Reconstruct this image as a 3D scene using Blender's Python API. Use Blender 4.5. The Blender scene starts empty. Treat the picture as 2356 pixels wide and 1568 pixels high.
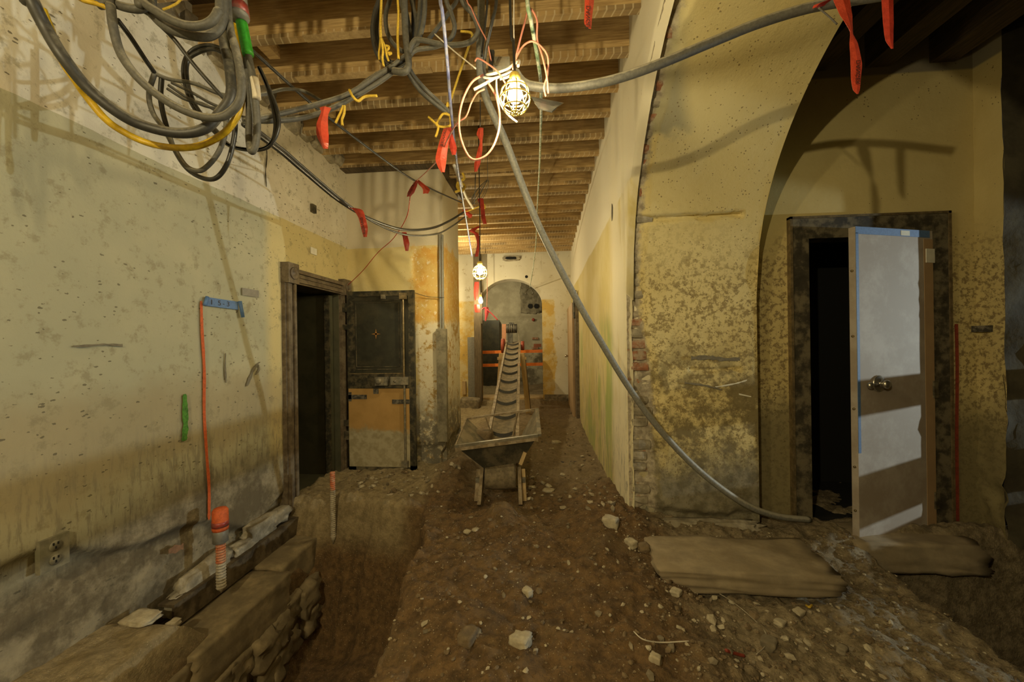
import bpy, math, random
import numpy as np
from mathutils import Vector, Matrix

# ------------------------------------------------------------------ camera
SC = bpy.context.scene
COL = SC.collection
F, CX, CY = 900.0, 1178.0, 784.0
YAW, ROLL = math.atan(77 / F), math.radians(0.8)
f0 = np.array([-math.sin(YAW), math.cos(YAW), 0.0])
r0 = np.array([math.cos(YAW), math.sin(YAW), 0.0])
u0 = np.array([0, 0, 1.0])
RV = r0 * math.cos(ROLL) - u0 * math.sin(ROLL)
UV = u0 * math.cos(ROLL) + r0 * math.sin(ROLL)
EYE = np.array([0, 0, 1.35])
cd = bpy.data.cameras.new('camera'); cam = bpy.data.objects.new('camera', cd); COL.objects.link(cam)
cam.matrix_world = Matrix(((RV[0], UV[0], -f0[0], EYE[0]), (RV[1], UV[1], -f0[1], EYE[1]),
                           (RV[2], UV[2], -f0[2], EYE[2]), (0, 0, 0, 1)))
cd.sensor_width = 36; cd.lens = F / 2356 * 36; cd.clip_start = 0.02; cd.clip_end = 100
SC.camera = cam

# ------------------------------------------------------------------ world, light, exposure
SC.view_settings.view_transform = 'Standard'; SC.view_settings.look = 'None'
SC.view_settings.exposure = 0.42; SC.view_settings.gamma = 1.0; SC.view_settings.use_curve_mapping = False
w = bpy.data.worlds.new('world'); SC.world = w; w.use_nodes = True
w.node_tree.nodes['Background'].inputs[0].default_value = (0.55, 0.5, 0.4, 1)
w.node_tree.nodes['Background'].inputs[1].default_value = 0.02
WARM = (1.0, 0.83, 0.47)
BULB = 800.0          # radiance of the bare bulbs
def lamp_light(name, loc, watts, col, radius):
    d = bpy.data.lights.new(name, 'POINT'); d.energy = watts; d.color = col; d.shadow_soft_size = radius
    o = bpy.data.objects.new(name, d); COL.objects.link(o); o.location = loc
    return o
wd = bpy.data.lights.new('work_light_right_bay', 'SPOT'); wd.energy = 640; wd.color = (0.84, 0.95, 0.92); wd.shadow_soft_size = 0.03
wd.spot_size = math.radians(30); wd.spot_blend = 0.15      # cool work light standing in the right bay, aimed through the arch
wo = bpy.data.objects.new('work_light_right_bay', wd); COL.objects.link(wo); wo.location = (8.2, 1.93, 1.40)
wo.rotation_euler = Vector((-10.5, 0.85, -0.62)).to_track_quat('-Z', 'Y').to_euler()
lamp_light('fill_behind_camera', (-1.15, -1.25, 2.40), 150, WARM, 0.03)                  # unseen warm fill added to brighten the pier and door wall
lamp_light('bulb_far_room', (-1.6, 10.9, 2.5), 42, WARM, 0.03)                          # bulb of the room behind the arch
lamp_light('bulb_corridor_left', (-1.75, 7.2, 2.7), 80, WARM, 0.03)                    # bulb in the bay behind the left pier

# ------------------------------------------------------------------ helpers
def ray(px, py): return f0 + RV * (px - CX) / F + UV * (CY - py) / F
def at(px, py, Y=None, X=None, Z=None):
    d = ray(px, py)
    t = (Y - EYE[1]) / d[1] if Y is not None else (X - EYE[0]) / d[0] if X is not None else (Z - EYE[2]) / d[2]
    return EYE + d * t
rng = random.Random(7)
nrg = np.random.RandomState(11)
def _h(i, j, s):
    v = np.sin(i * 127.1 + j * 311.7 + s * 74.7) * 43758.5453
    return v - np.floor(v)
def vnoise(x, y, s=0):
    x = np.asarray(x, float); y = np.asarray(y, float)
    i = np.floor(x); j = np.floor(y); u = x - i; v = y - j
    u = u * u * (3 - 2 * u); v = v * v * (3 - 2 * v)
    a = _h(i, j, s); b = _h(i + 1, j, s); c = _h(i, j + 1, s); d = _h(i + 1, j + 1, s)
    return (a * (1 - u) + b * u) * (1 - v) + (c * (1 - u) + d * u) * v
def fbm(x, y, s=0, o=4):
    r = 0; a = .5; t = 0
    for k in range(o):
        r = r + a * vnoise(x * 2 ** k, y * 2 ** k, s + k); t += a; a *= .5
    return r / t - .5
def sstep(a, b, x):
    t = np.clip((np.asarray(x, float) - a) / (b - a), 0, 1); return t * t * (3 - 2 * t)

# ---- materials
class N:
    def __init__(s, name):
        s.m = bpy.data.materials.new(name); s.m.use_nodes = True
        s.t = s.m.node_tree; s.b = s.t.nodes['Principled BSDF']; s._p = None
    def n(s, ty, **kw):
        o = s.t.nodes.new(ty)
        for k, v in kw.items(): setattr(o, k, v)
        return o
    def l(s, a, b): s.t.links.new(a, b)
    def put(s, sock, v):
        if hasattr(v, 'is_output'): s.l(v, sock)
        elif isinstance(v, (int, float)): sock.default_value = v
        else: sock.default_value = (*v, 1) if len(sock.default_value) == 4 and len(v) == 3 else v
    def pos(s):
        if s._p is None: s._p = s.n('ShaderNodeNewGeometry').outputs['Position']
        return s._p
    def xyz(s):
        q = s.n('ShaderNodeSeparateXYZ'); s.l(s.pos(), q.inputs[0]); return q.outputs
    def scaled(s, v):
        q = s.n('ShaderNodeVectorMath', operation='MULTIPLY'); s.l(s.pos(), q.inputs[0]); q.inputs[1].default_value = v; return q.outputs[0]
    def noise(s, sc, det=4, rough=.6, vec=None, off=0):
        q = s.n('ShaderNodeTexNoise'); v = vec if vec is not None else s.pos()
        if off:
            a = s.n('ShaderNodeVectorMath', operation='ADD'); s.l(v, a.inputs[0]); a.inputs[1].default_value = (off, off * 1.7, off * .6); v = a.outputs[0]
        s.l(v, q.inputs['Vector']); q.inputs['Scale'].default_value = sc; q.inputs['Detail'].default_value = det
        q.inputs['Roughness'].default_value = rough; return q.outputs['Fac']
    def voro(s, sc, out='Distance', vec=None):
        q = s.n('ShaderNodeTexVoronoi'); s.l(vec if vec is not None else s.pos(), q.inputs['Vector']); q.inputs['Scale'].default_value = sc; return q.outputs[out]
    def ma(s, op, a, b=0.0):
        q = s.n('ShaderNodeMath', operation=op); s.put(q.inputs[0], a); s.put(q.inputs[1], b); return q.outputs[0]
    def sm(s, v, lo, hi):
        q = s.n('ShaderNodeMapRange', interpolation_type='SMOOTHSTEP'); s.put(q.inputs[0], v)
        q.inputs[1].default_value = lo; q.inputs[2].default_value = hi; return q.outputs[0]
    def mix(s, f, a, b):
        q = s.n('ShaderNodeMix', data_type='RGBA'); s.put(q.inputs[0], f); s.put(q.inputs[6], a); s.put(q.inputs[7], b); return q.outputs[2]
    def col(s, c): s.put(s.b.inputs['Base Color'], c); return s
    def rough(s, v): s.put(s.b.inputs['Roughness'], v); return s
    def bump(s, h, st=.4, d=.01):
        q = s.n('ShaderNodeBump'); q.inputs['Strength'].default_value = st; q.inputs['Distance'].default_value = d
        s.l(h, q.inputs['Height']); s.l(q.outputs[0], s.b.inputs['Normal']); return s
def srgb(r, g, b):
    f = lambda c: (c / 255 / 12.92) if c <= 10 else ((c / 255 + .055) / 1.055) ** 2.4
    return (f(r), f(g), f(b))
def simple(name, c, rough=.7, metal=0, var=.35, sc=30, dust=None, dustf=.5, bump=.15):
    k = N(name); nz = k.noise(sc, 4)
    c2 = tuple(max(0, q * (1 - var)) for q in c); base = k.mix(k.sm(nz, .3, .7), c2, c)
    if dust is not None: base = k.mix(k.ma('MULTIPLY', k.sm(k.noise(sc * .55, 5, .65, off=3.3), .42, .62), dustf), base, dust)
    k.col(base).rough(rough); k.b.inputs['Metallic'].default_value = metal
    if bump: k.bump(k.noise(sc * 3, 3), bump, .004)
    return k.m

def cable_mat(name, c, dust, f, rough=.5):
    k = N(name); g = k.n('ShaderNodeNewGeometry'); q = k.n('ShaderNodeSeparateXYZ'); k.l(g.outputs['Normal'], q.inputs[0])
    up_ = k.ma('ADD', k.sm(q.outputs[2], -.35, .8), k.ma('MULTIPLY', k.ma('SUBTRACT', k.noise(38, 5, .7), .5), 1.3))
    k.col(k.mix(k.ma('MULTIPLY', k.sm(up_, .25, .95), f), k.mix(k.sm(k.noise(90, 3), .3, .7), tuple(v * .7 for v in c), c), dust)).rough(rough); return k.m
CREAM = (.62, .57, .44); YEL = (.60, .49, .22); GRIME = (.13, .11, .065); WHITE = (.70, .67, .56)
def specks(k, dens_lo, dens_hi, sc=55, stretch=(1, 1, 1)):
    v = k.ma('ADD', k.voro(sc, 'Distance', k.scaled(stretch)), k.ma('MULTIPLY', k.ma('SUBTRACT', k.noise(sc * 2.2, 3, .7), .5), .5))
    m = k.ma('MULTIPLY', k.sm(k.noise(2.3, 5, .65, off=9.1), dens_lo, dens_hi), k.sm(k.noise(sc * .45, 3, .7, off=2.7), .42, .62))
    return k.ma('LESS_THAN', v, k.ma('MULTIPLY', m, .26))
def mat_left():
    k = N('plaster_left_wall'); x, y, z = k.xyz()
    wob = k.ma('MULTIPLY', k.ma('SUBTRACT', k.noise(1.5, 4), .5), .05)
    up = k.ma('GREATER_THAN', k.ma('ADD', z, wob), 2.455)
    low = k.mix(k.sm(k.noise(1.1, 5, .6), .35, .7), (.37, .36, .25), (.47, .44, .295))
    low = k.mix(k.ma('MULTIPLY', k.sm(y, 3.0, 3.15), .8), low, YEL)  # paints in the warmer tone beyond the arch jamb's shadow edge
    c = k.mix(up, low, k.mix(k.sm(k.noise(2.2, 5), .35, .65), (.60, .55, .44), (.68, .64, .53)))
    # brown shadow band painted into the wall colour, then ragged grime drips
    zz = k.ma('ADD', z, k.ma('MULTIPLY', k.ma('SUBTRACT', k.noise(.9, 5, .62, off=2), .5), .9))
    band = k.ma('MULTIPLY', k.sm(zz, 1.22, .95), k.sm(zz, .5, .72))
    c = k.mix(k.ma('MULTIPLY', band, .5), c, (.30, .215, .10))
    str1 = k.noise(9, 5, .7, k.scaled((1, 5, .8)))
    gr = k.ma('MULTIPLY', k.sm(str1, .47, .64), k.sm(zz, 1.05, .35))
    c = k.mix(k.ma('MULTIPLY', gr, .75), c, (.17, .16, .125))
    sc2 = k.noise(7, 6, .75, k.scaled((1, 1.6, 1.6)), off=4)
    c = k.mix(k.ma('MULTIPLY', k.sm(sc2, .52, .66), .55), c, (.22, .19, .11))
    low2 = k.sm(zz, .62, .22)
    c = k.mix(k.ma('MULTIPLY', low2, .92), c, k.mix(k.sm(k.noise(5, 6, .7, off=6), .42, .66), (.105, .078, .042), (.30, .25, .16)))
    c = k.mix(k.ma('MULTIPLY', specks(k, .3, .6, 34, (1, .6, 1.3)), .8), c, (.10, .085, .05))
    k.col(c).rough(.82); k.bump(k.ma('ADD', k.noise(14, 6, .7), k.ma('MULTIPLY', k.noise(70, 3), .3)), .3, .012); return k.m
def mat_return():
    k = N('plaster_return_wall'); x, y, z = k.xyz()
    wob = k.ma('MULTIPLY', k.ma('SUBTRACT', k.noise(1.8, 4), .5), .04)
    up = k.ma('GREATER_THAN', k.ma('ADD', z, wob), 2.455)
    c = k.mix(up, k.mix(k.sm(k.noise(2, 5), .35, .65), (.60, .49, .22), (.64, .54, .28)), (.60, .54, .41))
    xo = k.ma('ADD', x, k.ma('MULTIPLY', k.ma('SUBTRACT', k.noise(4, 6, .7), .5), .5))
    zo = k.ma('ADD', z, k.ma('MULTIPLY', k.ma('SUBTRACT', k.noise(3, 6, .7, off=5), .5), .5))
    old = k.ma('MULTIPLY', k.sm(xo, -1.53, -1.46), k.sm(zo, 2.5, 2.42))
    orange = k.mix(k.sm(k.noise(6, 6, .7, off=1), .38, .62), (.58, .33, .07), (.64, .45, .15))
    orange = k.mix(k.sm(k.noise(22, 4, .7, off=8), .58, .66), orange, (.72, .64, .46))
    c = k.mix(old, c, orange)
    bare = k.ma('MULTIPLY', old, k.sm(zo, 1.62, 1.52))
    c = k.mix(bare, c, k.mix(k.sm(k.noise(9, 6, .75, off=3), .5, .6), (.66, .60, .44), (.42, .27, .08)))
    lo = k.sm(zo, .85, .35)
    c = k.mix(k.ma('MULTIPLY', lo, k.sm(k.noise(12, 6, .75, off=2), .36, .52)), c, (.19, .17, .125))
    c = k.mix(k.ma('MULTIPLY', specks(k, .5, .7, 45), .75), c, (.14, .11, .05))
    k.col(c).rough(.85); k.bump(k.ma('ADD', k.noise(18, 6, .7), k.ma('MULTIPLY', k.noise(80, 3), .4)), .4, .012); return k.m
def mat_corridor():
    k = N('plaster_corridor_wall'); x, y, z = k.xyz()
    zz = k.ma('ADD', z, k.ma('MULTIPLY', k.ma('SUBTRACT', k.noise(1.2, 4), .5), .12))
    c = k.mix(k.sm(zz, 2.44, 2.47), k.mix(k.sm(k.noise(1.3, 5), .35, .65), (.52, .42, .155), (.60, .51, .26)), (.66, .61, .48))
    st = k.noise(6, 6, .7, k.scaled((1, 4, .5)))
    c = k.mix(k.ma('MULTIPLY', k.sm(st, .5, .66), k.sm(zz, 2.0, 1.1)), c, (.30, .25, .13))
    g = k.ma('MULTIPLY', k.sm(k.noise(1.4, 4, .6, k.scaled((1, 1.2, .5)), off=3), .48, .64), k.sm(zz, 1.7, 1.3))
    c = k.mix(k.ma('MULTIPLY', g, .8), c, (.27, .34, .07))
    pl = k.ma('MULTIPLY', k.sm(y, 3.75, 3.45), k.sm(k.noise(2, 5, .6, k.scaled((1, 2, .5)), off=7), .3, .5))
    c = k.mix(k.ma('MULTIPLY', pl, .8), c, (.68, .62, .46))
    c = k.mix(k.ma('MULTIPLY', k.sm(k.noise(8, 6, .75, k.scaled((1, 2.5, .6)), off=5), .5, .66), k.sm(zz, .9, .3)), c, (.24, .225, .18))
    c = k.mix(k.ma('MULTIPLY', specks(k, .52, .75, 40, (1, 1, .5)), .7), c, (.16, .12, .06))
    k.col(c).rough(.8); k.bump(k.noise(14, 6, .65), .25, .01); return k.m
def mat_pier():
    k = N('plaster_pier'); x, y, z = k.xyz()
    c = k.mix(k.sm(k.noise(1.6, 5), .35, .65), (.60, .49, .215), (.67, .57, .285))
    zz = k.ma('ADD', z, k.ma('MULTIPLY', k.ma('SUBTRACT', k.noise(2.2, 6, .65), .5), .9))
    # mould speckle, thicker lower down the pier where the paint stayed damp
    m1 = k.noise(26, 6, .78, off=2)
    c = k.mix(k.ma('MULTIPLY', k.ma('MULTIPLY', k.sm(m1, .48, .58), k.sm(zz, 2.35, 1.65)), .85), c, (.24, .175, .065))
    m2 = k.noise(5, 6, .72, off=6)
    c = k.mix(k.ma('MULTIPLY', k.ma('MULTIPLY', k.sm(m2, .42, .56), k.sm(zz, 1.5, .9)), .9), c, (.16, .125, .055))
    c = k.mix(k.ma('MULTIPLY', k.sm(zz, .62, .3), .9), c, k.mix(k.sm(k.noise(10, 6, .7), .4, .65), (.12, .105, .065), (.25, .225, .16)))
    # shadow painted in as a grey patch at the top of the arch soffit
    gy = k.ma('MULTIPLY', k.sm(k.ma('ADD', z, k.ma('MULTIPLY', k.ma('SUBTRACT', k.noise(2.5, 5), .5), .4)), 2.62, 2.68), k.sm(k.ma('ADD', x, k.ma('MULTIPLY', z, .62)), 2.63, 2.5))
    c = k.mix(k.ma('MULTIPLY', gy, .75), c, (.26, .25, .17))
    c = k.mix(k.ma('MULTIPLY', specks(k, .25, .5, 52), .75), c, (.15, .10, .04))
    # bare mortar and brick along the broken arris
    ar = k.sm(k.ma('SUBTRACT', k.ma('ADD', x, k.ma('MULTIPLY', k.ma('SUBTRACT', k.noise(9, 6, .75), .5), .16)), k.ma('MULTIPLY', k.sm(z, 1.7, .9), .09)), .72, .68)
    bare = k.mix(k.sm(k.noise(7, 5, .7, k.scaled((1, 1, 2)), off=1), .6, .66), k.mix(k.sm(k.noise(16, 5, .7), .35, .65), (.25, .21, .15), (.48, .42, .31)), (.37, .16, .07))
    c = k.mix(ar, c, bare)
    k.col(c).rough(.8); k.bump(k.ma('ADD', k.noise(16, 6, .7), k.ma('MULTIPLY', m1, .4)), .35, .012); return k.m
def mat_doorwall():
    k = N('plaster_door_wall'); x, y, z = k.xyz()
    c = k.mix(k.sm(k.noise(1.6, 5), .35, .65), (.50, .40, .17), (.56, .46, .21))
    zz = k.ma('ADD', z, k.ma('MULTIPLY', k.ma('SUBTRACT', k.noise(2.2, 6, .65), .5), .8))
    c = k.mix(k.ma('MULTIPLY', k.ma('MULTIPLY', k.sm(k.noise(26, 6, .78), .48, .58), k.sm(zz, 2.2, 1.8)), .85), c, (.17, .12, .05))
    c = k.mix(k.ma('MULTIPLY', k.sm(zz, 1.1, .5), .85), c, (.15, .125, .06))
    c = k.mix(k.sm(z, 3.27, 3.29), c, (.23, .20, .14))
    c = k.mix(k.ma('MULTIPLY', specks(k, .4, .65, 40), .8), c, (.10, .07, .03))
    k.col(c).rough(.85); k.bump(k.noise(16, 6, .7), .3, .01); return k.m
def mat_far():
    k = N('plaster_far_wall'); x, y, z = k.xyz()
    c = k.mix(k.sm(k.noise(1.2, 5), .35, .65), (.58, .53, .40), (.65, .61, .49))
    zo = k.ma('ADD', z, k.ma('MULTIPLY', k.ma('SUBTRACT', k.noise(1.2, 4), .5), .06))
    xo = k.ma('ADD', x, k.ma('MULTIPLY', k.ma('SUBTRACT', k.noise(2.5, 5, .7), .5), .35))
    old = k.ma('MULTIPLY', k.sm(zo, 2.33, 2.28), k.ma('SUBTRACT', 1.0, k.sm(xo, .2, .24)))
    c = k.mix(old, c, k.mix(k.sm(k.noise(3.5, 6, .7), .42, .58), (.60, .50, .26), (.54, .36, .09)))
    c = k.mix(k.ma('MULTIPLY', k.sm(k.noise(7, 6, .75, off=4), .58, .66), .6), c, (.30, .22, .10))
    k.col(c).rough(.85); k.bump(k.noise(12, 5), .3, .01); return k.m
def mat_backroom():
    k = N('plaster_back_room'); x, y, z = k.xyz()
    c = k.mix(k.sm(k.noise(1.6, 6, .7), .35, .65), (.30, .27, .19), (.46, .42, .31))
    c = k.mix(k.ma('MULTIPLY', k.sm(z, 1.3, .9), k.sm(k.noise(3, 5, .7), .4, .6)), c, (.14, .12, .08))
    br = k.ma('MULTIPLY', k.ma('LESS_THAN', k.ma('ABSOLUTE', k.ma('SUBTRACT', x, -.25)), .12), k.ma('LESS_THAN', k.ma('ABSOLUTE', k.ma('SUBTRACT', z, 1.2)), .05))
    c = k.mix(br, c, (.30, .10, .05))
    k.col(c).rough(.9); k.bump(k.noise(12, 5), .4, .015); return k.m
def mat_dirt():
    k = N('excavated_dirt'); x, y, z = k.xyz()
    n1 = k.noise(2.2, 6, .68); n2 = k.noise(16, 6, .72, off=3); n3 = k.noise(60, 4, .7, off=5)
    earth = k.mix(k.sm(n2, .32, .68), (.07, .041, .015), (.185, .110, .043))
    earth = k.mix(k.ma('MULTIPLY', k.sm(n1, .5, .66), .6), earth, (.16, .11, .05))
    pale = k.mix(k.sm(n2, .34, .66), (.13, .098, .052), (.30, .24, .145))
    xw = k.ma('ADD', x, k.ma('MULTIPLY', k.ma('SUBTRACT', n1, .5), .8))
    right = k.sm(xw, .55, .95)
    c = k.mix(right, earth, pale)
    yw = k.ma('ADD', y, k.ma('MULTIPLY', k.ma('SUBTRACT', n1, .5), .9))
    c = k.mix(k.ma('MULTIPLY', k.sm(yw, 3.3, 4.2), .85), c, k.mix(.55, pale, (.22, .16, .09)))
    lf = k.ma('MULTIPLY', k.sm(xw, -1.0, -1.25), k.sm(k.ma('ADD', z, k.ma('MULTIPLY', n1, .2)), -.36, -.1))
    c = k.mix(k.ma('MULTIPLY', lf, .85), c, k.mix(k.sm(n2, .3, .7), (.20, .155, .08), (.36, .29, .165)))
    c = k.mix(k.ma('MULTIPLY', k.ma('LESS_THAN', k.voro(75), .2), k.sm(n3, .5, .6)), c, (.42, .35, .22))
    k.col(c).rough(.95); k.bump(k.ma('ADD', k.ma('MULTIPLY', n2, 1.0), k.ma('MULTIPLY', n3, .5)), .7, .03); return k.m
def mat_wood(name, c1, c2, axis=(1, 12, 12), lath=False):
    k = N(name); x, y, z = k.xyz()
    g = k.noise(5, 6, .65, k.scaled(axis)); n = k.noise(2.1, 4, off=4)
    c = k.mix(k.sm(g, .3, .7), c1, c2)
    c = k.mix(k.ma('MULTIPLY', k.sm(n, .5, .7), .5), c, tuple(q * .45 for q in c1))
    if lath:   # lath scars and plaster nibs left along the nailing edge
        ph = k.ma('FRACT', k.ma('DIVIDE', k.ma('ADD', x, k.ma('MULTIPLY', y, .31)), .052))
        low = k.ma('LESS_THAN', z, 3.362); tick = k.ma('MULTIPLY', k.ma('GREATER_THAN', ph, .82), k.sm(k.noise(6, 3, off=2), .34, .44))
        c = k.mix(k.ma('MULTIPLY', low, .7), c, k.mix(k.sm(k.noise(1.7, 2, off=8), .42, .58), (.19, .135, .07), (.44, .29, .12)))
        c = k.mix(k.ma('MULTIPLY', k.ma('MULTIPLY', low, tick), .6), c, (.62, .52, .34))
    k.col(c).rough(.75); k.bump(g, .35, .006); return k.m
M = {}
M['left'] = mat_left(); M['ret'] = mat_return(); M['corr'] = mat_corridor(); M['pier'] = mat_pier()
M['doorwall'] = mat_doorwall(); M['far'] = mat_far(); M['back'] = mat_backroom(); M['dirt'] = mat_dirt()
M['joist'] = mat_wood('joist_timber', (.33, .21, .082), (.60, .42, .185), (.9, 14, 14), True)
M['joist_dark'] = mat_wood('old_dark_timber', (.045, .032, .018), (.11, .075, .038), (12, 1, 14))
M['deck'] = mat_wood('floor_boards_above', (.07, .045, .02), (.13, .085, .04), (14, 1, 1))
M['post'] = mat_wood('weathered_post', (.06, .043, .022), (.14, .10, .052), (14, 14, 1))
M['ply'] = mat_wood('pale_lumber', (.38, .26, .12), (.52, .38, .19), (10, 10, 1))
M['casing'] = simple('brown_painted_casing', (.13, .095, .058), .55, 0, .45, 22, (.26, .21, .14), .4)
M['iron'] = simple('black_iron', (.04, .037, .025), .5, .3, .5, 26, (.19, .155, .085), .5)
M['iron_panel'] = simple('black_door_panel', (.036, .036, .024), .4, .1, .4, 9, (.07, .06, .035), .5)
M['brass'] = simple('worn_rod_metal', (.34, .26, .14), .45, .6, .4, 30, (.12, .09, .05), .6)
M['grey_metal'] = simple('dusty_grey_metal', (.26, .24, .19), .5, .5, .4, 28, (.36, .31, .22), .7)
M['galv'] = cable_mat('galvanized_conduit', (.24, .235, .205), (.46, .43, .34), .75, .55)
M['hose'] = cable_mat('dusty_grey_hose', (.10, .095, .08), (.34, .31, .23), .8, .6)
M['cable'] = cable_mat('dusty_black_cable', (.035, .033, .028), (.23, .21, .155), .7)
M['cable_pale'] = cable_mat('dust_covered_cable', (.085, .08, .065), (.30, .275, .205), .8, .6)
M['cable_blk'] = cable_mat('black_rubber_cable', (.022, .021, .018), (.17, .155, .115), .55, .4)
M['yellow'] = simple('yellow_cable_jacket', (.56, .36, .012), .45, 0, .35, 40)
M['rope'] = simple('yellow_nylon_rope', (.74, .50, .05), .6, 0, .35, 220, bump=.6)
M['green'] = simple('green_tape', (.05, .38, .035), .4, 0, .4, 40)
M['redtape'] = simple('red_vinyl_tape', (.36, .045, .03), .4, 0, .35, 40, (.12, .1, .08), .5)
M['greytape'] = simple('grey_tape', (.19, .18, .15), .5, 0, .3, 40)
M['flag'] = simple('red_barricade_ribbon', (.56, .07, .035), .25, 0, .25, 40, bump=.4)
M['flagdark'] = simple('shaded_red_ribbon', (.50, .05, .03), .25, 0, .3, 40, bump=.4)
M['pinkflag'] = simple('pink_flag', (.80, .12, .14), .35, 0, .2, 40)
M['ink'] = simple('black_print', (.02, .012, .01), .6, 0, .2, 40, bump=0)
M['redwire'] = simple('faded_red_wire', (.60, .23, .16), .5, 0, .25, 40)
M['whitewire'] = simple('white_wire', (.62, .56, .45), .5, 0, .2, 40)
M['bluewire'] = simple('blue_striped_rope', (.14, .16, .34), .45, 0, .3, 40, (.42, .42, .45), .5)
M['greenwire'] = simple('green_white_cord', (.20, .30, .17), .45, 0, .5, 60, (.62, .60, .48), .8)
M['cage'] = simple('yellow_lamp_cage', (.80, .60, .12), .4, 0, .15, 40)
M['blackplastic'] = simple('black_sheet_metal', (.035, .034, .03), .35, .3, .3, 30, (.16, .14, .1), .4)
M['orange'] = simple('orange_barrier_tape', (.80, .20, .015), .5, 0, .15, 20)
M['orangepaint'] = simple('orange_spray_paint', (.62, .115, .025), .7, 0, .3, 60)
M['greenpaint'] = simple('green_spray_paint', (.08, .26, .025), .7, 0, .6, 50)
M['redpaint'] = simple('red_spray_paint', (.30, .05, .025), .7, 0, .35, 50)
M['bluetape'] = simple('blue_painters_tape', (.10, .20, .42), .6, 0, .2, 60)
M['ducttape'] = simple('grey_duct_tape', (.25, .23, .19), .45, 0, .2, 40)
M['blacktape'] = simple('black_scuffed_tape', (.045, .042, .038), .45, 0, .3, 60, (.33, .3, .24), .5)
M['darkstone'] = simple('dark_rough_masonry', (.10, .085, .05), .95, 0, .5, 7, (.05, .04, .025), .7, .8); M['guard'] = simple('weathered_grey_board', (.19, .165, .11), .85, 0, .4, 14, (.30, .27, .19), .6); M['hardboard'] = None
M['steel'] = simple('rusty_steel_channel', (.085, .062, .035), .65, .3, .45, 18, (.22, .17, .1), .5)
M['stone'] = simple('footing_stone', (.27, .21, .115), .9, 0, .5, 9, (.13, .1, .055), .7, .6)
M['slab'] = simple('sandstone_slab', (.36, .29, .185), .9, 0, .35, 8, (.22, .17, .1), .6, .5)
M['rubble'] = simple('rubble_stone', (.30, .25, .165), .92, 0, .55, 14, (.13, .1, .06), .6, .7)
M['pale_stone'] = simple('pale_stone_chip', (.50, .44, .31), .9, 0, .35, 25, (.3, .24, .15), .5, .4)
M['brown_stone'] = simple('earthy_stone', (.23, .165, .09), .92, 0, .45, 25, (.1, .07, .035), .6, .5)
M['brick'] = simple('exposed_brick', (.36, .15, .075), .9, 0, .45, 22, (.42, .36, .26), .75, .6)
M['mortar'] = simple('rough_mortar', (.44, .39, .29), .92, 0, .5, 16, (.2, .165, .1), .6, .7)
M['belt'] = simple('dusty_rubber_belt', (.17, .135, .08), .85, 0, .3, 30, (.26, .205, .125), .7)
M['cleat'] = simple('black_rubber_cleat', (.03, .028, .022), .7, 0, .3, 20)
M['rail'] = simple('conveyor_rail', (.27, .20, .115), .7, .2, .45, 22, (.42, .35, .24), .6)
M['hopper'] = simple('hopper_sheet_steel', (.055, .05, .035), .5, .4, .35, 14, (.17, .14, .085), .6)
M['hopper_in'] = simple('worn_hopper_rim', (.20, .18, .13), .5, .4, .4, 14, (.4, .33, .22), .5)
M['motor'] = simple('grey_motor_housing', (.06, .06, .055), .4, .5, .3, 30, (.2, .18, .14), .4)
M['redmetal'] = simple('red_painted_guard', (.35, .07, .035), .6, .1, .35, 30)
M['pvc'] = simple('ribbed_grey_tube', (.44, .39, .29), .7, 0, .3, 40, (.2, .16, .1), .6)
M['pvc_orange'] = simple('orange_painted_tube', (.55, .16, .06), .7, 0, .35, 50, (.36, .3, .2), .5)
M['outlet'] = simple('dirty_outlet_plate', (.24, .22, .15), .6, 0, .4, 24, (.16, .15, .09), .7)
M['hole'] = simple('dark_hole', (.006, .006, .005), .9, 0, 0, 10, bump=0)
M['tan_door'] = simple('tan_door_paint', (.42, .28, .15), .6, 0, .15, 6)
M['chrome'] = simple('dull_chrome', (.55, .52, .44), .3, .9, .2, 30)
M['paper'] = simple('white_paper_patch', (.70, .68, .58), .8, 0, .1, 30)
M['vault'] = simple('dark_green_iron', (.085, .083, .05), .55, .1, .35, 5, (.13, .115, .065), .35)
M['frame_iron'] = simple('speckled_black_frame', (.05, .042, .027), .6, .1, .4, 20, (.25, .21, .13), .55)
def m_hardboard():
    k = N('tan_hardboard_with_dust'); x, y, z = k.xyz()
    zz = k.ma('ADD', z, k.ma('MULTIPLY', k.ma('SUBTRACT', k.noise(7, 6, .7), .5), .3))
    c = k.mix(k.sm(zz, .42, .34), k.mix(k.sm(k.noise(5, 4), .35, .65), (.40, .24, .075), (.46, .28, .095)), k.mix(k.sm(k.noise(12, 6, .7), .4, .6), (.31, .27, .165), (.42, .37, .25)))
    k.col(c).rough(.75); return k.m
M['hardboard'] = m_hardboard()
def m_doorleaf():
    k = N('pale_door_leaf'); x, y, z = k.xyz()
    c = k.mix(k.sm(k.noise(3.5, 6, .7), .4, .66), (.33, .275, .22), (.43, .38, .325))
    k.col(c).rough(.65); return k.m
M['leaf'] = m_doorleaf()
def m_emit(name, col, st):
    k = N(name); k.b.inputs['Base Color'].default_value = (1, 1, 1, 1)
    k.b.inputs['Emission Color'].default_value = (*col, 1); k.b.inputs['Emission Strength'].default_value = st; return k.m
M['bulb'] = m_emit('glowing_bulb', WARM, BULB); M['bulb_dim'] = m_emit('weak_far_bulb', WARM, BULB * .22)

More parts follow.
